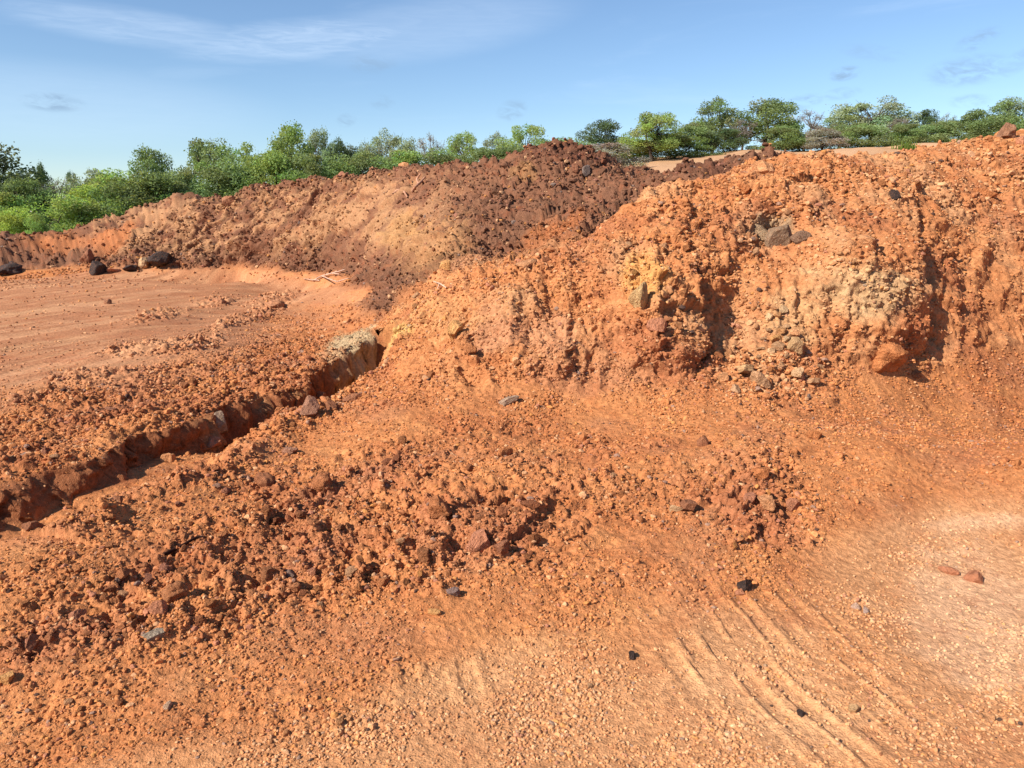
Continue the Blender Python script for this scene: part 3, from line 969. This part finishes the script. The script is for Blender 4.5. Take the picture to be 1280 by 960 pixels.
for i, (px, py, wpx, hr, colr, kind, lab) in enumerate(HERO):
    vi = at_pixel(px, py - wpx * hr * .28)
    width = wpx * 1.12 * FD.ravel()[vi] / F
    nm = 'clod' if kind == 'c' else ('boulder' if 'boulder' in lab else 'pebble' if 'pebble' in lab else 'stone')
    place_stone(vi, width, hr, (colr * .95 if colr is CHAR else (colr * (.75 if kind == 's' else .45) + (.25 if kind == 's' else .55) * Cf[vi]) * np.float32(rs.uniform(1.05, 1.25))), kind, 1000 + i, lab, nm)
    occupied.append((px, py - wpx * hr * .4, wpx * .6))

# pale scree that slid out of the hollow to the foot of the buttress
rq = np.random.default_rng(21)
for i in range(46):
    t = rq.uniform() ** .7
    px, py = 958 + 26 * t + rq.normal(0, 10 + 24 * t), 385 + 105 * t + rq.normal(0, 8)
    wpx = rq.uniform(8, 20) * (.75 + .4 * t)
    if any((px - a) ** 2 + (py - b) ** 2 < (.5 * (c + wpx * .5)) ** 2 for a, b, c in occupied):
        continue
    vi = at_pixel(px, py)
    cc = (PALE, PEACH, lin(190, 150, 112), lin(206, 150, 100), GREY)[int(rq.choice(5, p=[.3, .25, .2, .2, .05]))]
    place_stone(vi, wpx * FD.ravel()[vi] / F, float(rq.uniform(.5, .85)), (cc * .8 + .2 * Cf[vi]) * np.float32(rq.uniform(1.1, 1.4)), 's', 5000 + i,
                'pale flat stone in the scree spilling below the hollow of the orange bank', 'stone', 'pale scree of the orange bank', sink=.15)
    occupied.append((px, py, wpx * .5))

# ------------------------------------------------------------------ scattered stones: 200 largest as things, the rest one gravel object
lay_f = layer.ravel()
NS = 260000
rg = np.random.default_rng(3)
# even over the ground as it is looked at: uniform in direction and in the logarithm of distance
j0 = np.searchsorted(us, -0.72)
j1 = np.searchsorted(us, 0.72)
i0 = np.searchsorted(vs, math.log(1.75))
i1 = np.searchsorted(vs, math.log(31.0))
fi = rg.uniform(i0, i1, NS * 2)
fj = rg.uniform(j0, j1, NS * 2)
ii, jj = fi.astype(int), fj.astype(int)
vi = ii * NU + jj
rgh = rough.ravel()[vi]
clump = fbm(Q1.ravel()[vi] * 2.4, Q2.ravel()[vi] * 2.4, 3, 301)
dens = np.clip(.10 + .22 * fpad.ravel()[vi] * np.clip(.35 + 2.4 * clump, .05, 1.8) + .54 * rgh ** 1.3 + 1.1 * clump * (rgh + .12), 0.03, 1)
dens *= 1 - .75 * np.clip(pad.ravel()[vi], 0, 1)
dens *= np.where(trench.ravel()[vi] > .2, .25, 1)
keep = rg.uniform(0, 1, len(vi)) < dens
vi, rgh, clump = vi[keep][:NS], rgh[keep][:NS], clump[keep][:NS]
ns = len(vi)
rr = R.ravel()[vi]
# size: power law between a floor of about a pixel and a cap set by how rough the place is
lo = np.maximum(0.0048, rr * .0013)
bk = lay_f[vi] >= 1
cap = np.maximum(lo * 1.6, np.where(bk, 1.45, 1.0) * (.008 + .034 * np.clip(rgh * .85 + .8 * clump, 0, 1.35) ** 1.6) * np.where(rr > 11, 1.8, 1.0))
pal2 = (blob(960, 455, 55, 45) + .6 * blob(1000, 350, 110, 60) + .55 * blob(1090, 235, 190, 40) + .5 * blob(1230, 210, 90, 40)).ravel()[vi] * (R.ravel()[vi] < 13)
cap = cap * (1 + .55 * pal2)
uu = rg.uniform(0, 1, ns)
size = lo * (1 - uu * (1 - (lo / cap) ** 2.6)) ** (-1 / 2.6)
px_s, py_s, d_s = FX.ravel()[vi], FY.ravel()[vi], FD.ravel()[vi]
see = seen(px_s, py_s, d_s)
app = np.where(see, size / d_s, 0)
order = np.argsort(-app)
NIND = 172
ind = []
for k in order:
    if len(ind) >= NIND:
        break
    if all((px_s[k] - a) ** 2 + (py_s[k] - b) ** 2 > (c + 5) ** 2 for a, b, c in occupied):
        ind.append(k)
        occupied.append((px_s[k], py_s[k], size[k] / d_s[k] * F * .7))
    else:
        size[k] *= .5
ind = np.array(ind)
soil_c = Cf[vi]
tint = rg.uniform(.72, 1.22, ns)[:, None]
scol = soil_c * tint
pick = rg.uniform(0, 1, ns)
for lo_p, hi_p, c, mx in ((0, .07, lin(226, 176, 132), .6), (.07, .09, lin(140, 126, 118), .6), (.09, .15, lin(146, 86, 60), .5), (.17, .20, lin(218, 150, 84), .6), (.20, .24, lin(170, 114, 96), .6), (.24, .246, lin(66, 56, 56), .9)):
    m = (pick >= lo_p) & (pick < hi_p)
    scol[m] = scol[m] * (1 - mx) + c * mx
pale_here = (fpad.ravel()[vi] > .4) & (rg.uniform(0, 1, ns) < .28)
scol[pale_here] = scol[pale_here] * .55 + lin(236, 190, 146) * .45

pp = rg.uniform(0, 1, ns) < .58 * pal2
scol[pp] = scol[pp] * .4 + lin(222, 172, 126) * .6

AREAS = [
    ('rubble of the foreground band', lambda x, y, l: l == 0 and y > 640 and x < 720, 'small stone or clod in the rubble band across the left and middle foreground'),
    ('stones on the right foreground', lambda x, y, l: l == 0 and y > 640, 'small stone on the gravelly ground of the right foreground'),
    ('stones below the orange bank', lambda x, y, l: l == 0 and y > 440 and x >= 480, 'small stone on the stony ground below the orange bank'),
    ('stones beside the trench', lambda x, y, l: l == 0 and y > 440, 'small stone on the ground beside the trench'),
    ('stones on the left pad', lambda x, y, l: l == 0, 'small stone on the left pad beyond the trench'),
    ('stones on the orange bank', lambda x, y, l: l == 1, 'small stone on the face or crest of the orange bank'),
    ('stones on the brown bank', lambda x, y, l: True, 'small stone on the brown spoil bank'),
]
for q, k in enumerate(ind):
    x, y, l = px_s[k], py_s[k], lay_f[vi[k]]
    for grp, test, lab in AREAS:
        if test(x, y, l):
            break
    place_stone(vi[k], size[k] * 2, float(rg.uniform(.55, .95)), scol[k], 'c' if rg.uniform() < .3 else 's', 3000 + q, lab, 'stone', grp)

rest = np.ones(ns, bool)
rest[ind] = False
rest = np.flatnonzero(rest)


def scatter(sel, shapes, name, label, sink=.30):
    allv, allf, allc, off = [], [], [], 0
    which = rg.integers(0, len(shapes), len(sel))
    for s, (v, f) in enumerate(shapes):
        k = sel[which == s]
        if len(k) == 0:
            continue
        m = len(k)
        a = rg.uniform(0, 6.283, m)
        sc = size[k][:, None] * np.stack([np.ones(m), rg.uniform(.75, 1.05, m), rg.uniform(.7, 1.25, m)], 1)
        vv = v[None] * sc[:, None, :]
        # random tilt about x, then turn about z, then lean to the slope
        tl = rg.normal(0, .45, m)
        ct, st = np.cos(tl)[:, None], np.sin(tl)[:, None]
        y_, z_ = vv[..., 1] * ct - vv[..., 2] * st, vv[..., 1] * st + vv[..., 2] * ct
        ca, sa = np.cos(a)[:, None], np.sin(a)[:, None]
        x_, y2 = vv[..., 0] * ca - y_ * sa, vv[..., 0] * sa + y_ * ca
        off_n = (size[k] * (.62 - sink) * .62)[:, None] * (Nf[vi[k]] * .6 + np.array([0, 0, .4]))
        P = np.stack([x_, y2, z_], -1) + (Gf[vi[k]] + off_n)[:, None, :]
        allv.append(P.reshape(-1, 3).astype(np.float32))
        allf.append((f[None] + (np.arange(m) * len(v))[:, None, None] + off).reshape(-1, 3))
        allc.append(np.repeat(scol[k], len(v), 0))
        off += m * len(v)
    me = mesh_from(name, np.concatenate(allv), np.concatenate(allf), M_GRAVEL, False, np.concatenate(allc))
    return tag(link(name, me), label, None, None, 'stuff')


apx = size / np.maximum(d_s, .5) * F
bigm = rest[apx[rest] > 4.0]
smlm = rest[apx[rest] <= 4.0]
# one gravel object: the coarser pieces have more facets
def scatter_both():
    a = scatter(bigm, MID, 'gravel', 'red and tan gravel and small clods strewn over ground and banks')
    b = scatter(smlm, SMALL, 'grit', 'fine red grit strewn over ground and banks')
    return a, b


scatter_both()

# ------------------------------------------------------------------ roots, twigs, grass tuft
def tube(pts, radii, sides=7):
    pts = np.array(pts, float)
    vs_, fs_ = [], []
    for i, p in enumerate(pts):
        d = pts[min(i + 1, len(pts) - 1)] - pts[max(i - 1, 0)]
        d /= np.linalg.norm(d) + 1e-9
        a = np.cross(d, [0, 0, 1.0] if abs(d[2]) < .9 else [1.0, 0, 0])
        a /= np.linalg.norm(a)
        b = np.cross(d, a)
        for k in range(sides):
            t = 2 * math.pi * k / sides
            vs_.append(p + (a * math.cos(t) + b * math.sin(t)) * radii[i])
    for i in range(len(pts) - 1):
        for k in range(sides):
            k2 = (k + 1) % sides
            fs_.append((i * sides + k, i * sides + k2, (i + 1) * sides + k2, (i + 1) * sides + k))
    return np.array(vs_, np.float32), np.array(fs_, np.int32)


def join(parts):
    V_, F_, o = [], [], 0
    for v, f in parts:
        V_.append(v)
        F_.append(f + o)
        o += len(v)
    return np.concatenate(V_), np.concatenate(F_)


def stick(name, paths, color, label, cat, lift=.6, seed=0):
    """each path: [(px, py, radius px, extra lift px)...] laid on the ground where the photo has it"""
    parts = []
    r = np.random.default_rng(seed)
    for path in paths:
        pts, rad = [], []
        for (px, py, rp, up) in path:
            k = at_pixel(px, py)
            m = FD.ravel()[k] / F
            pts.append(Gf[k] + Nf[k] * (rp * lift + up) * m + r.normal(0, .25, 3) * rp * m)
            rad.append(rp * m)
        # smooth resample
        pts = np.array(pts)
        t = np.linspace(0, len(pts) - 1, len(pts) * 5)
        k0 = np.clip(t.astype(int), 0, len(pts) - 2)
        fr = (t - k0)[:, None]
        sm = pts[k0] * (1 - fr) + pts[k0 + 1] * fr
        sm[1:-1] = (sm[:-2] + sm[1:-1] * 2 + sm[2:]) / 4
        sm += r.normal(0, .10, sm.shape) * np.interp(t, range(len(rad)), rad)[:, None]
        parts.append(tube(sm, np.interp(t, range(len(rad)), rad) * r.uniform(.88, 1.12, len(t))))
    v, f = join(parts)
    o = v.mean(0)
    return tag(link(name, mesh_from(name, v - o, f, M_BARK, True), None, o, color=color), label, cat)


stick('root', [[(492, 243, 1.2, 1), (500, 241, 2.2, 3), (512, 240, 2.4, 4), (524, 236, 2.0, 4), (531, 230, 1.6, 5), (534, 224, 1.0, 5)], [(522, 237, 1.8, 4), (526, 228, 1.4, 6), (529, 220, .8, 7)], [(505, 241, 1.5, 3), (511, 247, 1.0, 1)]],
      lin(190, 140, 112), 'pale gnarled tree root on the upper brown bank', 'root', seed=1)
stick('twig', [[(392, 352, .9, 1), (404, 347, 1.0, 2), (418, 345, 1.0, 3), (432, 341, .7, 3)], [(405, 347, .8, 2), (421, 352, .8, 2), (436, 350, .5, 2)], [(418, 345, .7, 3), (426, 347, .5, 4)], [(380, 350, .5, 1), (400, 352, .7, 1)]],
      lin(206, 168, 146), 'pale bleached twigs at the foot of the brown bank', 'twig', seed=2)
stick('twig', [[(545, 352, .7, 3), (552, 358, .9, 3), (560, 361, .8, 2)], [(551, 357, .7, 3), (547, 363, .5, 1)]],
      lin(210, 176, 152), 'small pale twig on the slope above the tall ochre stone', 'twig', seed=3)
stick('branch', [[(188, 702, 2.2, 0), (205, 694, 2.4, 1), (225, 685, 2.2, 1), (246, 674, 1.8, 1), (262, 672, 1.2, 0)]],
      lin(64, 38, 30), 'dark half-buried branch in the left foreground gravel', 'branch', seed=4)


def tuft(px, py, wpx, hpx, nblade, color, label):
    k = at_pixel(px, py)
    m = FD.ravel()[k] / F
    r = np.random.default_rng(9)
    V_, F_ = [], []
    for b in range(nblade):
        x0, y0 = r.normal(0, wpx * .25 * m, 2)
        hgt = hpx * m * r.uniform(.5, 1.1)
        a = r.uniform(0, 6.28)
        ln = r.uniform(.1, .55) * hgt
        wd = .9 * m
        s = len(V_)
        for t in (0, .5, 1):
            cx, cy, cz = x0 + math.cos(a) * ln * t * t, y0 + math.sin(a) * ln * t * t, hgt * t * (1 - .15 * t) - .02
            q = wd * (1 - .8 * t)
            V_ += [(cx - math.sin(a) * q, cy + math.cos(a) * q, cz), (cx + math.sin(a) * q, cy - math.cos(a) * q, cz)]
        F_ += [(s, s + 1, s + 3, s + 2), (s + 2, s + 3, s + 5, s + 4)]
    v = np.array(V_, np.float32)
    me = mesh_from('grass_tuft', v, np.array(F_, np.int32), M_LEAF, False, r.uniform(.7, 1.3, len(v))[:, None] * np.ones(3), 'leaf_tint')
    return tag(link('grass_tuft', me, None, Gf[k], color=color), label, 'grass tuft')


tuft(1133, 184, 22, 11, 130, (.16, .22, .05), 'small green grass tuft on the orange crest before the far plain')
tuft(1200, 176, 16, 8, 70, (.15, .18, .06), 'low dull green grass tuft on the crest near the right edge')

# ------------------------------------------------------------------ trees
def tree_meshes(kind, seed):
    """unit tree: height 1, crown about 1 wide; returns trunk mesh, crown mesh"""
    r = np.random.default_rng(seed)
    prm = {  # n clumps, crown z range, clump radius, leaves per clump, leaf size, flatness
        'round': (36, .22, .93, .135, 330, .015, .8), 'open': (36, .26, .94, .115, 270, .014, .8), 'umbrella': (48, .24, .94, .115, 300, .0135, .8),
        'bare': (30, .25, .95, .10, 60, .012, .8), 'bush': (32, .10, .90, .17, 430, .018, .8), 'spike': (40, .14, .95, .12, 300, .015, .9)}[kind]
    ncl, z0, z1, cr, nl, ls, fl = prm
    cen = []
    while len(cen) < ncl:
        z = r.uniform(z0, z1)
        t = (z - z0) / (z1 - z0)
        if kind == 'umbrella':
            lim = .45 * math.sqrt(max(0, 1 - (t * 1.05 - .2) ** 2 * 1.05)) * (.6 + .4 * min(1, t * 2.2))
        elif kind == 'bush':
            lim = .44 * math.sqrt(max(0.03, 1 - t * t))
        elif kind == 'spike':
            lim = .46 * math.sqrt(max(.05, 1 - (t / .86 - .25) ** 2 * 1.3)) if t < .78 else .11
        else:
            lim = .42 * math.sqrt(max(0.02, 1 - (2 * t - .85) ** 2 * .8))
        a = r.uniform(0, 6.283)
        lim *= 1 + .28 * math.sin(a * 2 + seed) + .15 * math.sin(a * 3 + seed * 2.3)
        q = lim * math.sqrt(r.uniform(.12, 1))
        c = np.array([q * math.cos(a), q * math.sin(a), z])
        if all(np.linalg.norm((c - d)) > cr * (.62 if kind != 'open' else .85) for d in cen) or r.uniform() < .03:
            cen.append(c)
    cen = np.array(cen)
    # leaves
    V_, T_ = [], []
    for c in cen:
        k = int(nl * r.uniform(.6, 1.3))
        p = r.normal(size=(k, 3))
        p /= np.linalg.norm(p, axis=1, keepdims=True)
        p *= (r.uniform(.15, 1, (k, 1)) ** .45) * cr * r.uniform(.75, 1.25)
        # feathery: a few sprays stick out
        sp = r.uniform(size=k) < .12
        p[sp] *= r.uniform(1.1, 1.55, (sp.sum(), 1))
        p[:, 2] *= fl
        p += c
        nrm = r.normal(size=(k, 3)) + np.array([0, 0, .5])
        nrm /= np.linalg.norm(nrm, axis=1, keepdims=True)
        a = np.cross(nrm, r.normal(size=(k, 3)))
        a /= np.linalg.norm(a, axis=1, keepdims=True)
        b = np.cross(nrm, a)
        s = ls * r.uniform(.6, 1.4, (k, 1))
        quad = np.stack([p - a * s, p - b * s * .55, p + a * s, p + b * s * .55], 1)
        V_.append(quad.reshape(-1, 3))
        ti = (r.uniform(.72, 1.3, (k, 1)) * r.uniform(.82, 1.18)) * (1 + r.normal(0, .06, (1, 3)))
        T_.append(np.repeat(ti, 4, 0))
    V_, T_ = np.concatenate(V_), np.concatenate(T_)
    crown = mesh_from('crown', V_, np.arange(len(V_), dtype=np.int32).reshape(-1, 4), M_LEAF, False, T_, 'leaf_tint')
    # trunk and limbs
    parts = []
    stems = 3 if kind == 'bush' else 2 if kind in ('umbrella', 'open', 'bare') else 1
    fork = .10 if kind == 'bush' else .22
    base_r = .016 if kind == 'bush' else .024
    lean = r.normal(0, .03, 2)
    fp = np.array([lean[0], lean[1], fork])
    parts.append(tube([np.array([0, 0, -.06]), np.array([0, 0, .03]), fp * [.6, .6, .6], fp], [base_r * 1.5, base_r * 1.2, base_r, base_r * .9]))
    heads = []
    for s in range(stems):
        a = 6.283 * s / stems + r.uniform(0, 1)
        rad = .16 if stems > 1 else .03
        h = np.array([rad * math.cos(a), rad * math.sin(a), z0 + (z1 - z0) * .42]) + [lean[0], lean[1], 0]
        mid_ = (fp + h) / 2 + r.normal(0, .02, 3)
        parts.append(tube([fp, mid_, h], [base_r * .8, base_r * .65, base_r * .5]))
        heads += [mid_, h]
    for c in cen:
        hs = sorted(heads, key=lambda h: np.linalg.norm(h - c) + (0 if h[2] < c[2] else .4))
        h = hs[0]
        mid_ = (h + c) / 2 + np.array([0, 0, -.02]) + r.normal(0, .018, 3)
        parts.append(tube([h, mid_, c], [base_r * .42, base_r * .3, base_r * .12], 5))
        if kind in ('bare', 'open', 'umbrella'):
            for _ in range(9 if kind == 'bare' else 3):
                e = c + r.normal(0, 1, 3) * [.075, .075, .06] + [0, 0, .02]
                parts.append(tube([mid_ * .3 + c * .7, (c + e) / 2 + r.normal(0, .008, 3), e], [base_r * .14, base_r * .09, base_r * .04], 4))
    v, f = join(parts)
    return mesh_from('trunk', v, f, M_BARK, True), crown


PROTO = {(k, s): tree_meshes(k, 10 * s + h) for h, k in enumerate(('round', 'open', 'umbrella', 'bare', 'bush', 'spike')) for s in ((1, 2, 3) if k in ('round', 'bush') else (1, 2))}
DK, MD, LT, YL, OL, PG, DRY = ((3.2 * col_[0], 2.85 * col_[1], 3.8 * col_[2]) for col_ in ((.044, .066, .026), (.068, .098, .032), (.096, .142, .038), (.120, .165, .036), (.080, .116, .040), (.104, .138, .070), (.112, .112, .076)))
BARK_D, BARK_G = (.06, .045, .035), (.16, .13, .11)


def tree(px, top, base, wpx, dist, kind, seed, leaf, label, name='tree', cat='tree', group=None, bark=BARK_D):
    x = (px - W0 / 2) / F * dist
    u, v = math.atan2(x, dist), math.log(math.hypot(x, dist))
    gi, gj = int(np.clip(np.searchsorted(vs, v), 0, NV - 1)), int(np.clip(np.searchsorted(us, u), 0, NU - 1))
    zg = float(G[gi, gj, 2])
    d = pix_dir(px, top)
    zt = CAM_H + d[2] * dist / d[1]
    hgt = max(.8, zt - zg) * 1.02
    wid = wpx * dist / F
    e = bpy.data.objects.new(name, None)
    COL.objects.link(e)
    e.location = (x, dist, zg)
    r = np.random.default_rng(int(px * 7 + top) + 5000)
    e.rotation_euler = (0, 0, r.uniform(0, 6.28))
    e.scale = (wid, wid, hgt)
    e.empty_display_size = .2
    tag(e, label, cat, group)
    tm, cm = PROTO[(kind, seed)]
    link('trunk', tm, e, color=bark)
    link('crown', cm, e, color=np.array(leaf) * r.uniform(.92, 1.08))
    return e


T = [
    (12, 184, 280, 160, 44, 'round', 1, DK, 'tall dark leafy tree at the left edge of the photo'),
    (44, 222, 280, 84, 42, 'open', 1, OL, 'olive brown-branched tree just right of the tall dark edge tree'),
    (70, 206, 280, 30, 62, 'round', 2, DK, 'small dark round crown poking above the left scrub'),
    (107, 215, 280, 18, 80, 'round', 3, DK, 'tiny dark crown far behind the left scrub'),
    (92, 224, 280, 84, 52, 'bare', 1, OL, 'thin grey-branched tree in the left scrub'),
    (136, 213, 280, 78, 56, 'open', 2, PG, 'pale grey-green thin tree behind the bright left bushes'),
    (205, 183, 260, 72, 52, 'open', 1, MD, 'open round tree standing high above the bushes at left'),
    (272, 173, 250, 94, 48, 'umbrella', 1, OL, 'wide feathery olive tree above the brown bank'),
    (322, 181, 240, 70, 56, 'open', 2, LT, 'light green tree right of the feathery olive tree'),
    (374, 158, 240, 84, 48, 'spike', 1, LT, 'tall bright green tree with a leaning leader'),
    (408, 160, 235, 50, 60, 'open', 1, PG, 'pale wispy tree behind the tall bright green one'),
    (430, 175, 235, 46, 62, 'round', 2, DK, 'dark round crown right of the pale wispy tree'),
    (450, 184, 235, 60, 64, 'round', 1, DK, 'low dark crown behind the brown bank crest'),
    (494, 163, 230, 62, 58, 'umbrella', 2, PG, 'pale sparse crown above the middle of the brown bank'),
    (541, 168, 225, 52, 60, 'bare', 1, DRY, 'greyish nearly bare tree above the brown bank'),
    (582, 164, 225, 58, 54, 'open', 1, LT, 'green tree with a pale slim trunk left of the dark mound', ),
    (620, 167, 225, 48, 62, 'open', 2, PG, 'pale thin tree just left of the bright tree by the mound'),
    (657, 156, 220, 60, 56, 'round', 3, LT, 'bright green dense tree just left of the dark mound'),
    (748, 151, 215, 64, 60, 'round', 1, DK, 'dark green tree right behind the dark mound'),
    (808, 140, 215, 84, 50, 'umbrella', 1, LT, 'umbrella tree with a forked dark trunk on the plain edge'),
    (880, 124, 200, 76, 58, 'open', 2, MD, 'tall airy tree right of the umbrella tree'),
    (862, 152, 200, 70, 54, 'round', 2, OL, 'olive low crown in front of the tall airy tree'),
    (916, 150, 200, 56, 56, 'bare', 2, DRY, 'brownish dry tree between the tall airy and the broad bright tree'),
    (943, 125, 200, 100, 57, 'round', 1, MD, 'broad bright green tree, the densest on the plain'),
    (990, 138, 195, 62, 60, 'bare', 1, DRY, 'bare grey tree right of the broad bright tree'),
    (1032, 144, 195, 62, 60, 'round', 3, OL, 'olive tree left of the large pale tree'),
    (1070, 123, 190, 98, 60, 'umbrella', 2, PG, 'large pale grey-green tree with a wide flat crown'),
    (1100, 148, 190, 50, 58, 'bare', 2, DRY, 'leafless brown twigs right of the large pale tree'),
    (1132, 139, 188, 56, 62, 'spike', 2, DK, 'dark pointed tree right of the large pale tree'),
    (1158, 142, 188, 36, 66, 'bare', 1, PG, 'small grey bare crown behind the dark pointed tree'),
    (1188, 138, 186, 76, 60, 'round', 2, MD, 'rounded green tree right of the dark pointed one'),
    (1246, 121, 184, 84, 58, 'umbrella', 1, OL, 'feathery light tree near the right edge above the crest'),
    (1298, 128, 184, 80, 60, 'round', 3, MD, 'green tree cut by the right edge of the photo'),
    (-70, 185, 280, 120, 46, 'round', 2, MD, 'broad tree beyond the left edge'),
    (1380, 125, 184, 90, 58, 'open', 1, MD, 'airy tree beyond the right edge'),
]
for row in T:
    tree(*row, group=None, bark=BARK_G if row[5] == 'bare' or 'pale slim' in row[8] else BARK_D)

SH = [
    (18, 238, 290, 70, 34, 2, LT, 'bright light green bush at the left edge below the tall dark tree'),
    (35, 262, 290, 60, 32, 1, YL, 'yellow-green low bush at the foot of the left trees'),
    (58, 267, 290, 30, 31, 3, LT, 'smallest bright bush on the bank crest at left'),
    (98, 246, 290, 84, 34, 1, LT, 'vivid green bush above the low end of the bank'),
    (138, 228, 285, 84, 38, 2, YL, 'yellow-green broad bush left of the mottled bush'),
    (190, 216, 270, 96, 36, 3, MD, 'mottled deep green bush below the open round tree'),
    (160, 216, 280, 90, 46, 1, LT, 'lighter bush row behind the yellow-green broad bush'),
    (236, 212, 250, 70, 38, 2, OL, 'olive bush left of the feathery olive tree'),
    (300, 200, 245, 80, 42, 1, OL, 'dull olive bush below the feathery olive tree'),
    (345, 190, 240, 70, 42, 3, LT, 'bright green bush below the tall tree with leaning leader'),
    (395, 190, 238, 70, 42, 2, MD, 'deep green bush on the bank right of the tall bright tree'),
    (432, 196, 236, 66, 44, 1, MD, 'shadowy green bush above the crest near the dark round crown'),
    (470, 190, 234, 66, 44, 3, OL, 'olive bush left of the pale sparse crown'),
    (512, 186, 230, 66, 46, 2, LT, 'light bush below the pale sparse crown'),
    (552, 188, 228, 66, 46, 1, OL, 'yellowish bush below the greyish bare tree'),
    (600, 186, 225, 66, 46, 3, OL, 'olive bush below the pale thin tree'),
    (638, 182, 222, 60, 46, 2, MD, 'green bush at the left shoulder of the dark mound'),
    (705, 174, 215, 80, 54, 1, OL, 'low olive scrub bush right behind the dark mound top'),
    (752, 178, 215, 80, 44, 2, DRY, 'grey-brown dry bush right of the dark mound'),
    (835, 168, 205, 80, 52, 3, MD, 'deep green bush right of the umbrella tree trunk'),
    (780, 178, 210, 60, 54, 1, MD, 'dark bush left of the umbrella tree trunk'),
    (895, 160, 200, 50, 54, 2, DK, 'dark bush below the tall airy tree'),
    (962, 158, 200, 56, 54, 1, MD, 'green bush below the broad bright tree'),
    (1012, 160, 196, 52, 52, 3, DRY, 'brownish dry bush by the bare grey tree'),
    (985, 168, 196, 50, 55, 2, LT, 'bright bush left of the brownish dry bush'),
    (1060, 156, 192, 60, 55, 1, OL, 'olive undergrowth bush beneath the large pale tree'),
    (1110, 154, 190, 54, 55, 2, MD, 'green bush right of the large pale tree trunk'),
    (1150, 152, 190, 54, 56, 3, OL, 'olive bush below the dark pointed tree'),
    (1215, 146, 188, 60, 55, 1, MD, 'green bush left of the feathery light tree'),
    (1268, 150, 186, 80, 55, 2, MD, 'green bush at the right edge behind the crest'),
]
for (px, top, base, wpx, dist, sd_, leaf, lab) in SH:
    tree(px, top, base, wpx * 1.15, dist, 'bush', sd_, leaf, lab, 'bush', 'bush')
